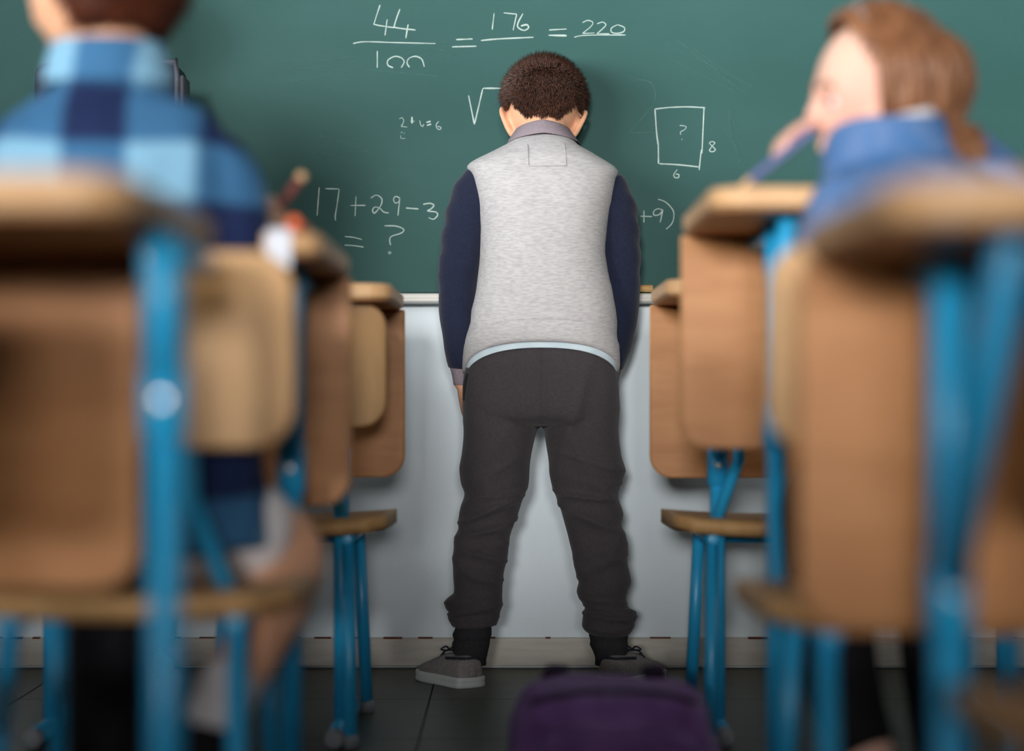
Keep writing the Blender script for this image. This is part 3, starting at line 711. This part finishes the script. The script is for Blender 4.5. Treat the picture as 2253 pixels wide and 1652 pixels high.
# trousers
bm = bmesh.new()
rings_bm(bm, sil([(745, 1046, 1340, 4.170, .090), (775, 1034, 1350, 4.170, .096), (815, 1022, 1358, 4.168, .102), (870, 1017, 1361, 4.165, .106), (910, 1018, 1361, 4.167, .102), (928, 1030, 1350, 4.170, .088), (938, 1060, 1320, 4.172, .060)], YB), n=56, p=2.3)
LL = [(870, 1018, 1190, .098), (920, 1018, 1189, .096), (950, 1020, 1180, .092), (1000, 1015, 1168, .087), (1030, 1009, 1165, .084), (1060, 1014, 1163, .080), (1085, 1021, 1152, .076), (1108, 1015, 1146, .078), (1130, 1010, 1140, .076), (1160, 1009, 1128, .072), (1175, 1002, 1123, .070), (1190, 999, 1120, .069), (1220, 998, 1117, .068), (1265, 997, 1107, .064), (1300, 1001, 1105, .062), (1310, 990, 1105, .063), (1322, 979, 1104, .064), (1338, 981, 1102, .063), (1347, 990, 1096, .058), (1357, 985, 1099, .060), (1366, 990, 1093, .057), (1377, 1003, 1081, .048)]
RL = [(870, 1196, 1361, .098), (920, 1196, 1361, .096), (950, 1197, 1361, .092), (1000, 1205, 1366, .087), (1030, 1209, 1373, .084), (1060, 1214, 1368, .080), (1085, 1222, 1361, .076), (1100, 1227, 1360, .076), (1130, 1236, 1371, .076), (1155, 1243, 1366, .073), (1180, 1250, 1374, .070), (1200, 1254, 1381, .069), (1230, 1262, 1378, .067), (1265, 1268, 1385, .066), (1280, 1272, 1387, .065), (1300, 1267, 1379, .063), (1312, 1272, 1377, .060), (1332, 1287, 1378, .056), (1345, 1283, 1393, .060), (1360, 1280, 1396, .062), (1372, 1280, 1391, .060), (1384, 1283, 1390, .060), (1394, 1297, 1381, .050)]
YL = lambda py: 4.168+.018*bump_at(py, 1120, 150)-.012*bump_at(py, 1250, 90)
rings_bm(bm, sil([(a, b, c, YL(a), d*.92) for a, b, c, d in LL], 4.175, 3), n=44, p=2.15)
rings_bm(bm, sil([(a, b, c, YL(a), d*.92) for a, b, c, d in RL], 4.175, 3), n=44, p=2.15)
me = remesh(bm, .0042, 3, .5)
def fold(co, sx, sz, seed, lean=0.0):
    q = Vector((co.x*sx+seed, co.y*sx*.6, (co.z+co.x*lean)*sz))
    v = 1-abs(noise.noise(q))*2.4
    return max(0, v)**2.6
def tr_wr(co, n):
    py = HY-(co.z-HC)*F/YB; px = CX+co.x*F/YB
    s = 1 if px > 1192 else -1
    d = .0016*noise.noise(Vector((co.x*14, co.y*14, co.z*26)))
    k = bump_at(py, 1115, 85)
    fr = max(0, -n.y)**.7
    d += fr*k*.0190*fold(co, 4.5, 27, 2.0+s, .35*s)
    k2 = bump_at(py, 1245, 75)
    d += fr*k2*.0140*fold(co, 5, 20, 7.0+s, -.45*s)
    k3 = bump_at(py, 1352, 38)
    d += (.35+.65*fr)*k3*.0120*fold(co, 4, 46, 4.0+s, .12*s)
    d += fr*.0060*bump_at(py, 1010, 80)*fold(co, 7, 7, 11+s, 1.2*s)
    d += .0085*bump_at(px+(py-900)*.30, 1262, 15)*bump_at(py, 930, 110)
    if py < 930: d -= .0040*bump_at(px, 1193, 5)
    d -= .0030*bump_at(px+(py-900)*.1, 1120, 26)*bump_at(py, 880, 70)
    return d
displace(me, tr_wr)
tro = put('trousers', me, M['trouser'], boy)
put('pocket_seam', sweep([P(1026, 822, 4.10), P(1021, 850, 4.115), P(1019, 880, 4.125)], [.002, .0026, .0015], n=8), M['tcuff'], tro)
for rows in ([(1368, 1004, 1080), (1382, 1001, 1081), (1396, 995, 1081), (1406, 998, 1078), (1416, 994, 1077), (1430, 996, 1074), (1448, 999, 1070)],
             [(1384, 1296, 1381), (1396, 1295, 1382), (1408, 1298, 1380), (1418, 1297, 1381), (1432, 1304, 1380), (1450, 1310, 1377)]):
    bm = bmesh.new(); rings_bm(bm, sil([(a, b, c, 4.168, (c-b)*.5*YB/F*1.08) for a, b, c in rows], 4.17, 4), n=40, p=2.05)
    put('ankle_cuff', from_bm(bm), M['tcuff'], boy)
for cxp in (1034, 1344):
    put('sock', sweep([P(cxp, 1425, 4.17), P(cxp, 1462, 4.17)], [.032, .033], n=24, sub=1, cap=.1), M['tcuff'], boy)
shoe(boy, (X_(1040, 4.14), 4.125, 0), (X_(936, 4.26), 4.275, 0), M['canvas'], M['rubber'], M['lace'], sc=.98)
shoe(boy, (X_(1338, 4.15), 4.125, 0), (X_(1444, 4.26), 4.275, 0), M['canvas'], M['rubber'], M['lace'], sc=.98)

# ------------------------------------------------------------------ boy in the plaid shirt on his chair
kid = thing('person', 'boy in blue plaid shirt sitting on a plywood chair with his head turned aside', 'person', (-.45, 2.40, .385))
YK = 2.42
Mk = headM((-.495, 2.45, 1.085), math.radians(62), math.radians(-6))
bm = bmesh.new(); head_bm(bm, Mk, 1.0)
sweep_bm(bm, [(-.475, 2.43, .93), (-.480, 2.435, .99), (-.485, 2.44, 1.06)], [(.05, .05), (.048, .048), (.05, .052)], n=20)
rings_bm(bm, catmull([(.42, -.57, -.35, 2.40, .075), (.55, -.57, -.34, 2.40, .075), (.70, -.58, -.34, 2.42, .07), (.85, -.60, -.34, 2.43, .065), (.93, -.54, -.41, 2.43, .045)], 3))
sweep_bm(bm, [(-.365, 2.43, .865), (-.345, 2.42, .80), (-.335, 2.43, .715), (-.322, 2.52, .765), (-.308, 2.585, .808)], [.036, .034, .03, .024, .018])
hand_bm(bm, (-.308, 2.585, .808), (.12, .85, .25), (-.9, .1, -.3), 1, sc=.80, curl=.75)
sweep_bm(bm, [(-.60, 2.43, .875), (-.645, 2.43, .79), (-.66, 2.45, .72), (-.62, 2.54, .77), (-.57, 2.62, .815)], [.036, .034, .03, .024, .018])
hand_bm(bm, (-.57, 2.62, .812), (.5, .85, 0), (0, 0, -1), -1, sc=.80, curl=.12)
sweep_bm(bm, [(-.40, 2.40, .450), (-.325, 2.45, .428), (-.272, 2.49, .400), (-.290, 2.39, .328), (-.330, 2.29, .240)], [.066, .058, .046, .040, .028])
sweep_bm(bm, [(-.52, 2.40, .455), (-.53, 2.55, .470), (-.535, 2.72, .460), (-.535, 2.73, .30), (-.535, 2.70, .08)], [.068, .060, .050, .044, .030])
put('body', remesh(bm, .0042, 5), M['skin'], kid)
face_parts(kid, Mk, 1.0)
def kid_mask(d):
    x, y, z = d
    line = -.62
    if y > -.2: line += (y+.2)*1.5
    if y > .4: line = max(line, .5)
    return z-line
hk = put('hair', from_bm(hair_cap(kid_mask, Mk, 1.0, .018)), M['hair2'], kid)
bm = bmesh.new(); strands(bm, kid_mask, Mk, 1.0, 7000, .018, .034, lambda d: d*.5+Vector((0, -.2, -.35)), r0=.0008, off=.010)
put('hair_strands', from_bm(bm), M['hair2'], hk)['kind'] = 'stuff'
bm = bmesh.new()
rings_bm(bm, catmull([(.415, -.635, -.285, 2.405, .120), (.46, -.63, -.29, 2.40, .122), (.55, -.62, -.295, 2.395, .115), (.65, -.62, -.315, 2.40, .108), (.75, -.63, -.32, 2.41, .104), (.82, -.64, -.322, 2.415, .102), (.87, -.642, -.328, 2.42, .098), (.905, -.62, -.345, 2.425, .088), (.93, -.585, -.365, 2.43, .076), (.955, -.55, -.405, 2.435, .062), (.975, -.535, -.42, 2.44, .054)], 3), n=56, p=2.4)
for q in ([(-.372, 2.43, .868, .058), (-.355, 2.425, .832, .062), (-.345, 2.42, .78, .058), (-.340, 2.42, .715, .050), (-.332, 2.47, .725, .044), (-.318, 2.535, .775, .036)],
          [(-.595, 2.43, .872, .060), (-.630, 2.43, .83, .064), (-.650, 2.43, .77, .058), (-.655, 2.45, .715, .050), (-.635, 2.51, .745, .044), (-.605, 2.57, .785, .036)]):
    sweep_bm(bm, [v[:3] for v in q], [v[3] for v in q], n=22)
me = remesh(bm, .006, 6)
displace(me, lambda co, n: .006*noise.noise(co*11)+.003*noise.noise(co*27))
sp = put('shirt', me, M['plaid'], kid)
bm = bmesh.new()
rings_bm(bm, catmull([(.962, -.560, -.402, 2.438, .068), (.985, -.556, -.408, 2.440, .066), (1.008, -.550, -.414, 2.442, .062), (1.012, -.545, -.419, 2.442, .058), (.985, -.540, -.424, 2.442, .054)], 2), n=48, p=2.1, caps=False)
put('collar', from_bm(bm), M['plaid'], sp)
bm = bmesh.new()
sweep_bm(bm, [(-.43, 2.39, .455), (-.37, 2.42, .445), (-.325, 2.45, .430), (-.305, 2.465, .420)], [.085, .076, .066, .062], n=22)
sweep_bm(bm, [(-.51, 2.39, .46), (-.525, 2.50, .475), (-.53, 2.58, .478)], [.085, .078, .070], n=22)
put('shorts', remesh(bm, .006, 6), M['white'], kid)
put('sock', sweep([(-.535, 2.722, .40), (-.535, 2.724, .30), (-.535, 2.694, .06)], [.058, .056, .044], n=20, sub=4), M['black'], kid)  # dark knee sock added; its colour stands in for shade on the shin
put('sock', sweep([(-.318, 2.32, .270), (-.326, 2.30, .250), (-.332, 2.285, .232)], [.036, .034, .033], n=20, sub=3), M['white'], kid)
shoe(kid, (-.338, 2.245, .215), (-.345, 2.33, .035), M['black'], M['black'], M['lace'], sc=.95)
shoe(kid, (-.535, 2.66, 0), (-.54, 2.86, 0), M['black'], M['rubber'], M['lace'], sc=.95)

def pencil(name, label, a, b, r, m, tip, tip_at_b=True, capm=None):
    a = Vector(a); b = Vector(b); d = (b-a).normalized(); L = (b-a).length
    t = thing(name, label, 'pencil', a if a.z < b.z else b)
    cut = b-d*r*4
    bm = bmesh.new(); sweep_bm(bm, [a, cut], [r, r], n=6, sub=1, cap=.02); me = from_bm(bm, False); put('barrel', me, m, t)
    put('tip', sweep([cut, b-d*r], [r*.98, r*.35], n=10, sub=1, cap=.3), tip, t)
    if capm: put('end_cap', sweep([a-d*r*1.6, a], [r*1.08, r*1.08], n=10, sub=1, cap=.2), capm, t)
    return t
pencil('pencil', 'maroon pencil with a pale end held upright by the boy in plaid', P(657, 396, 2.64), P(588, 492, 2.62), .0062, M['pbrown'], M['ptip'], capm=M['ptip'])
sheet = bmesh.new()
pts = [(.10, 0), (.05, .001), (.008, .002), (-.004, -.004), (-.010, -.02), (-.012, -.045)]
rows = [[(x, 2.405+a, .7890+b) for x in (X_(586, 2.4), X_(604, 2.4), X_(622, 2.4), X_(640, 2.4))] for a, b in catmull([(a, b) for a, b in pts], 4)]
for dz in (0,):
    g = [[sheet.verts.new(v) for v in r] for r in rows]; g2 = [[sheet.verts.new((v[0], v[1]-.0006, v[2]+.0006)) for v in r] for r in rows]
    for a in range(len(g)-1):
        for b in range(3):
            sheet.faces.new((g[a][b], g[a][b+1], g[a+1][b+1], g[a+1][b])); sheet.faces.new((g2[a][b], g2[a+1][b], g2[a+1][b+1], g2[a][b+1]))
tag(link('paper_sheet', from_bm(sheet), M['paper']), 'narrow white paper strip drooping over the desk edge of the boy in plaid', 'paper')
pn = thing('felt_pen', 'orange felt pen lying on the desk edge beside the drooping paper', 'pen', P(644, 512, 2.4))
pz = .787+.0075
put('barrel', sweep([(X_(648, 2.39), 2.395, pz), (X_(662, 2.45), 2.50, pz)], [.0070, .0070], n=12, sub=1, cap=.2), M['orange'], pn)
put('cap', sweep([(X_(647, 2.38), 2.372, pz), (X_(648, 2.39), 2.400, pz)], [.0074, .0074], n=12, sub=1, cap=.2), M['orange'], pn)

# ------------------------------------------------------------------ girl in denim
girl = thing('person', 'girl with long light brown hair and denim jacket sitting turned sideways with a pencil', 'person', (.48, 2.40, .385))
YG = 2.62
hc = P(1936, 205, YG)
Mg = headM(hc, math.radians(98), math.radians(-6), math.radians(-6))
bm = bmesh.new(); head_bm(bm, Mg, .96)
sweep_bm(bm, [(.480, 2.52, .84), (.480, 2.56, .90), (.487, 2.60, .955)], [(.046, .046), (.043, .043), (.045, .05)], n=20)
rings_bm(bm, catmull([(.42, .38, .58, 2.33, .075), (.55, .39, .58, 2.35, .07), (.70, .39, .60, 2.40, .068), (.82, .40, .61, 2.47, .06), (.87, .44, .56, 2.51, .045)], 3))
hw_ = P(1838, 262, 2.625)
sweep_bm(bm, [(.405, 2.47, .82), (.385, 2.44, .76), (.39, 2.42, .70), (.42, 2.50, .62), (.44, 2.58, .565)], [.034, .032, .029, .023, .0165])
hand_bm(bm, (.44, 2.585, .56), (.2, .9, -.15), (0, 0, -1), -1, sc=.80, curl=.2)
sweep_bm(bm, [(.575, 2.50, .82), (.60, 2.58, .84), (.585, 2.68, .895), (.50, 2.675, .918), tuple(hw_)], [.034, .032, .028, .023, .0165])
hand_bm(bm, hw_, (-.90, -.30, -.30), (.45, -.05, -1), 1, sc=.78, curl=.38, thumb=.8)
k1 = P(1812, 1385, 2.68)
sweep_bm(bm, [(.43, 2.34, .455), (.42, 2.50, .46), (k1.x, 2.68, .44), tuple(P(1850, 1490, 2.64)), tuple(P(1905, 1650, 2.60)), (.47, 2.58, .06)], [.065, .056, .048, .042, .034, .026])
sweep_bm(bm, [(.53, 2.34, .455), (.545, 2.52, .46), (.56, 2.72, .445), (.565, 2.72, .25), (.57, 2.70, .06)], [.065, .056, .048, .040, .026])
put('body', remesh(bm, .0040, 5), M['skin2'], girl)
face_parts(girl, Mg, .96)
bm = bmesh.new()
rings_bm(bm, catmull([(.435, .355, .605, 2.33, .105), (.55, .365, .602, 2.35, .10), (.68, .365, .625, 2.39, .098), (.78, .368, .625, 2.44, .096), (.83, .375, .615, 2.47, .090), (.862, .395, .580, 2.50, .076), (.885, .412, .548, 2.52, .060), (.90, .42, .538, 2.535, .052)], 3), n=52, p=2.4)
for q in ([(.420, 2.47, .825, .056), (.392, 2.455, .77, .054), (.392, 2.43, .71, .046), (.415, 2.48, .64, .040), (.432, 2.55, .585, .032)],
          [(.585, 2.48, .825, .056), (.605, 2.55, .835, .052), (.595, 2.655, .895, .042), (.54, 2.675, .908, .037), (.485, 2.665, .920, .030)]):
    sweep_bm(bm, [v[:3] for v in q], [v[3] for v in q], n=22)
me = remesh(bm, .0055, 6); displace(me, lambda co, n: .004*noise.noise(co*14)+.002*noise.noise(co*40))
gj = put('jacket', me, M['denim'], girl)
bm = bmesh.new()
rings_bm(bm, catmull([(.868, .388, .556, 2.53, .080), (.895, .385, .550, 2.545, .078), (.925, .392, .540, 2.555, .072), (.934, .400, .533, 2.556, .066), (.90, .408, .525, 2.552, .060)], 3), n=52, p=2.1, caps=False, arch=lambda th, i: .012*math.cos(th)+.006*math.sin(2*th))
put('collar', from_bm(bm), M['denim'], gj)
bm = bmesh.new()
rings_bm(bm, catmull([(.90, .420, .532, 2.555, .058), (.930, .424, .530, 2.560, .056), (.940, .428, .527, 2.562, .053), (.92, .434, .520, 2.561, .048)], 2), n=40, p=2.1, caps=False, arch=lambda th, i: .014*math.cos(th))
put('shirt_collar', from_bm(bm), M['white'], girl)
bm = bmesh.new()
sweep_bm(bm, [(.45, 2.33, .46), (.42, 2.50, .465), (k1.x, 2.685, .445), tuple(P(1850, 1490, 2.64)), tuple(P(1900, 1640, 2.60))], [.080, .066, .056, .050, .041], n=22)
sweep_bm(bm, [(.51, 2.33, .46), (.545, 2.52, .465), (.56, 2.725, .45), (.565, 2.725, .25), (.57, 2.70, .10)], [.080, .066, .056, .048, .036], n=22)
put('trousers', remesh(bm, .006, 6), M['black'], girl)
shoe(girl, (.475, 2.54, 0), (.50, 2.74, 0), M['black'], M['rubber'], M['lace'], sc=.92)
shoe(girl, (.57, 2.66, 0), (.575, 2.86, 0), M['black'], M['rubber'], M['lace'], sc=.92)
def girl_mask(d):
    x, y, z = d
    line = -.75
    if y > -.05: line = -.75+(y+.05)*2.6
    if y > .35: line = max(line, .38+.25*(y-.35))
    return z-line
gh = put('hair', from_bm(hair_cap(girl_mask, Mg, .96, .021)), M['hair3'], girl)
# long locks that fall from the crown over the back and shoulders
bm = bmesh.new(); hc = Vector(hc)
for i in range(620):
    az = random.uniform(-1, 1); el = random.uniform(-.1, 1)
    th = az*PI*.70; d = Vector((math.sin(th)*math.cos(el*PI/2), -math.cos(th)*math.cos(el*PI/2), math.sin(el*PI/2))).normalized()
    if girl_mask(d) < .15: continue
    out = Vector((d.x, d.y, 0)); out = out.normalized() if out.length > .05 else Vector((random.uniform(-1, 1), -1, 0)).normalized()
    if out.y > .25: continue
    q = [head_shape(d)*.96+d*.010]
    for zz in (.35, -.05, -.45):
        if zz < d.z-.08:
            e = Vector((out.x*math.sqrt(1-zz*zz), out.y*math.sqrt(1-zz*zz), zz)); q.append(head_shape(e.normalized())*.96+e.normalized()*random.uniform(.020, .034))
    lastp = q[-1].copy(); wo_ = Mg.to_3x3() @ out; back = wo_.x; Lh = random.uniform(.11, .19) if back > .25 else random.uniform(.015, .04)
    world = [Mg @ p for p in q]
    if back > .25:
        world.append(hc+wo_*random.uniform(.100, .122)+Vector((0, 0, -random.uniform(.055, .075))))
        r2 = random.uniform(.085, .150); sd = random.uniform(-.012, .012)
        world.append(hc+wo_*r2+Vector((sd, sd, -random.uniform(.10, .13))))
        world.append(hc+wo_*(r2+random.uniform(-.01, .02))+Vector((sd*1.5, sd, -random.uniform(.15, .20))))
    else:
        world.append(Mg @ lastp+Vector((random.uniform(-.006, .006), random.uniform(-.006, .006), -Lh)))
    sweep_bm(bm, world, [.0045]+[.0062]*(len(world)-2)+[.0016], n=7, sub=3)
put('hair_locks', from_bm(bm), M['hair3'], gh)['kind'] = 'stuff'
hb = [head_shape(Vector((math.sin(a)*.98, .30, math.cos(a))).normalized())*.96*1.0+Vector((math.sin(a)*.98, .30, math.cos(a))).normalized()*.019 for a in [(-.62+.5*k/10) for k in range(11)]]
put('hair_clip', sweep([Mg @ p for p in hb], [(.003, .005)]*11, n=8, sub=2), M['cap'], girl)
pencil('pencil', 'violet pencil in the fingers of the girl, its tip on the desk', P(1790, 286, 2.565), P(1622, 418, 2.585), .0052, M['pblue'], M['ptip'])

# ------------------------------------------------------------------ purple bag on the floor of the aisle
bag = thing('school_bag', 'purple school bag lying on the floor of the aisle', 'bag', (X_(1345, 2.9), 2.92, 0))
YP = 2.9
bm = bmesh.new()
rings_bm(bm, catmull([(.0, X_(1120, YP), X_(1590, YP), 2.95, .12), (.05, X_(1105, YP), X_(1600, YP), 2.95, .13), (.10, X_(1118, YP), X_(1580, YP), 2.95, .125), (.15, X_(1140, YP), X_(1555, YP), 2.95, .115), (.172, X_(1165, YP), X_(1530, YP), 2.95, .095), (.182, X_(1200, YP), X_(1490, YP), 2.95, .06), (.184, X_(1260, YP), X_(1430, YP), 2.95, .03)], 4), n=60, p=2.8)
me = from_bm(bm); displace(me, lambda co, n: .007*noise.noise(co*13)+.003*noise.noise(co*31))
b0 = put('bag_body', me, M['purple'], bag)
bm = bmesh.new()
rings_bm(bm, catmull([(.012, X_(1185, YP), X_(1525, YP), 2.825, .030), (.06, X_(1180, YP), X_(1530, YP), 2.82, .036), (.11, X_(1188, YP), X_(1522, YP), 2.83, .032), (.128, X_(1210, YP), X_(1500, YP), 2.84, .02)], 4), n=48, p=3)
me = from_bm(bm); displace(me, lambda co, n: .003*noise.noise(co*20)); put('front_pocket', me, M['purple'], bag)
put('zip', sweep([P(1168, 1545, 2.81), P(1260, 1526, 2.80), P(1350, 1522, 2.80), P(1450, 1526, 2.80), P(1530, 1545, 2.81)], [.004]*5, n=8), M['purpled'], bag)
put('handle', sweep([(.06, 3.03, .150), (.085, 3.06, .158), (.14, 3.07, .160), (.19, 3.06, .158), (.215, 3.03, .150)], [(.004, .010)]*5, n=8, ref=(0, 0, 1)), M['purpled'], bag)
for s in (-1, 1):
    put('strap', sweep([(.138+s*.07, 3.03, .19), (.138+s*.085, 3.09, .14), (.138+s*.09, 3.09, .06), (.138+s*.09, 3.07, .02)], [(.018, .005)]*4, n=8), M['purpled'], bag)

# ------------------------------------------------------------------ pupil with a black backpack standing at the board, mostly behind the boy in plaid
pu = thing('person', 'pupil in dark clothes with a black backpack standing at the board', 'person', (-.83, 4.24, 0))
Mp = headM((-.838, 4.275, 1.352), 0, math.radians(-10))
bm = bmesh.new(); head_bm(bm, Mp, 1.0)
sweep_bm(bm, [(-.838, 4.24, 1.18), (-.838, 4.245, 1.22), (-.838, 4.26, 1.29)], [(.05, .05), (.048, .048), (.052, .054)], n=20)
rings_bm(bm, catmull([(.66, -.95, -.73, 4.24, .075), (.80, -.95, -.73, 4.24, .07), (1.0, -.97, -.71, 4.245, .075), (1.13, -.98, -.70, 4.24, .065), (1.19, -.91, -.77, 4.24, .045)], 3))
for s in (-1, 1):
    sweep_bm(bm, [(-.84+s*.145, 4.25, 1.12), (-.84+s*.175, 4.245, .98), (-.84+s*.17, 4.26, .86), (-.84+s*.165, 4.28, .72)], [.036, .033, .028, .019])
    hand_bm(bm, (-.84+s*.165, 4.285, .70), (0, .12, -1), (-s, .1, 0), -s, sc=.82, curl=.28)
    sweep_bm(bm, [(-.84+s*.06, 4.24, .66), (-.84+s*.062, 4.25, .40), (-.84+s*.065, 4.24, .08)], [.065, .046, .03])
put('body', remesh(bm, .0045, 5), M['skin'], pu); face_parts(pu, Mp, 1.0)
def pu_mask(d):
    x, y, z = d; line = -.30
    if y > -.15: line += (y+.15)*1.0
    if abs(x) > .75 and y < .25: line = max(line, .10)
    if y > .45: line = max(line, .52)
    return z-line
put('hair', from_bm(hair_cap(pu_mask, Mp, 1.0, .016)), M['hair2'], pu)
bm = bmesh.new()
rings_bm(bm, catmull([(.60, -.985, -.695, 4.24, .098), (.72, -.98, -.70, 4.24, .095), (.90, -.975, -.705, 4.24, .092), (1.05, -.99, -.69, 4.245, .092), (1.13, -.99, -.69, 4.245, .085), (1.165, -.96, -.72, 4.245, .074), (1.19, -.91, -.77, 4.245, .062)], 3), n=48, p=2.3)
for s in (-1, 1): sweep_bm(bm, [(-.84+s*.13, 4.25, 1.13), (-.84+s*.165, 4.245, 1.05), (-.84+s*.175, 4.25, .92), (-.84+s*.172, 4.265, .82), (-.84+s*.166, 4.28, .735)], [.046, .052, .045, .040, .030], n=20)
me = remesh(bm, .006, 5); displace(me, lambda co, n: .004*noise.noise(co*15)); put('jacket', me, M['dark'], pu)
bm = bmesh.new()
rings_bm(bm, catmull([(.56, -.95, -.73, 4.24, .085), (.62, -.97, -.71, 4.24, .092), (.70, -.96, -.72, 4.24, .088)], 2), n=40)
for s in (-1, 1): sweep_bm(bm, [(-.84+s*.062, 4.24, .66), (-.84+s*.064, 4.25, .45), (-.84+s*.066, 4.245, .25), (-.84+s*.066, 4.24, .075)], [.080, .064, .052, .046], n=22)
me = remesh(bm, .006, 5); displace(me, lambda co, n: .003*noise.noise(Vector((co.x*12, co.y*12, co.z*30)))); put('trousers', me, M['dark'], pu)
for s in (-1, 1): shoe(pu, (-.84+s*.066, 4.175, 0), (-.84+s*.085, 4.385, 0), M['pack'], M['lace'], M['packt'], sc=.98)
bp = thing('backpack', 'black backpack with grey piping worn by the pupil at the board', 'backpack', (-.80, 4.06, .80))
bx1 = X_(404, 4.07); bz1 = Z_(141, 4.07)
put('pack_body', box(bx1-.29, bx1, 4.015, 4.135, .83, bz1, .028, 5, True), M['pack'], bp)
put('piping', sweep([(bx1-.004, 4.012, .86), (bx1-.004, 4.012, bz1-.03), (bx1-.014, 4.012, bz1-.012), (bx1-.032, 4.012, bz1-.003), (bx1-.25, 4.012, bz1-.003)], [.005]*5, n=8, sub=2), M['packt'], bp)
put('pocket', box(bx1-.26, bx1-.03, 3.985, 4.02, .85, 1.05, .014, 3, True), M['pack'], bp)
put('side_flap', box(bx1-.003, bx1+.006, 4.03, 4.11, .86, bz1-.028, .003, 2, True), M['packt'], bp)
for s in (-1, 1):
    put('strap', sweep([(-.84+s*.075, 4.13, 1.16), (-.84+s*.085, 4.19, 1.20), (-.84+s*.09, 4.27, 1.195), (-.84+s*.09, 4.345, 1.12), (-.84+s*.10, 4.345, .98), (-.84+s*.125, 4.24, .88), (-.84+s*.12, 4.13, .87)], [(.020, .005)]*7, n=8), M['pack'], bp)
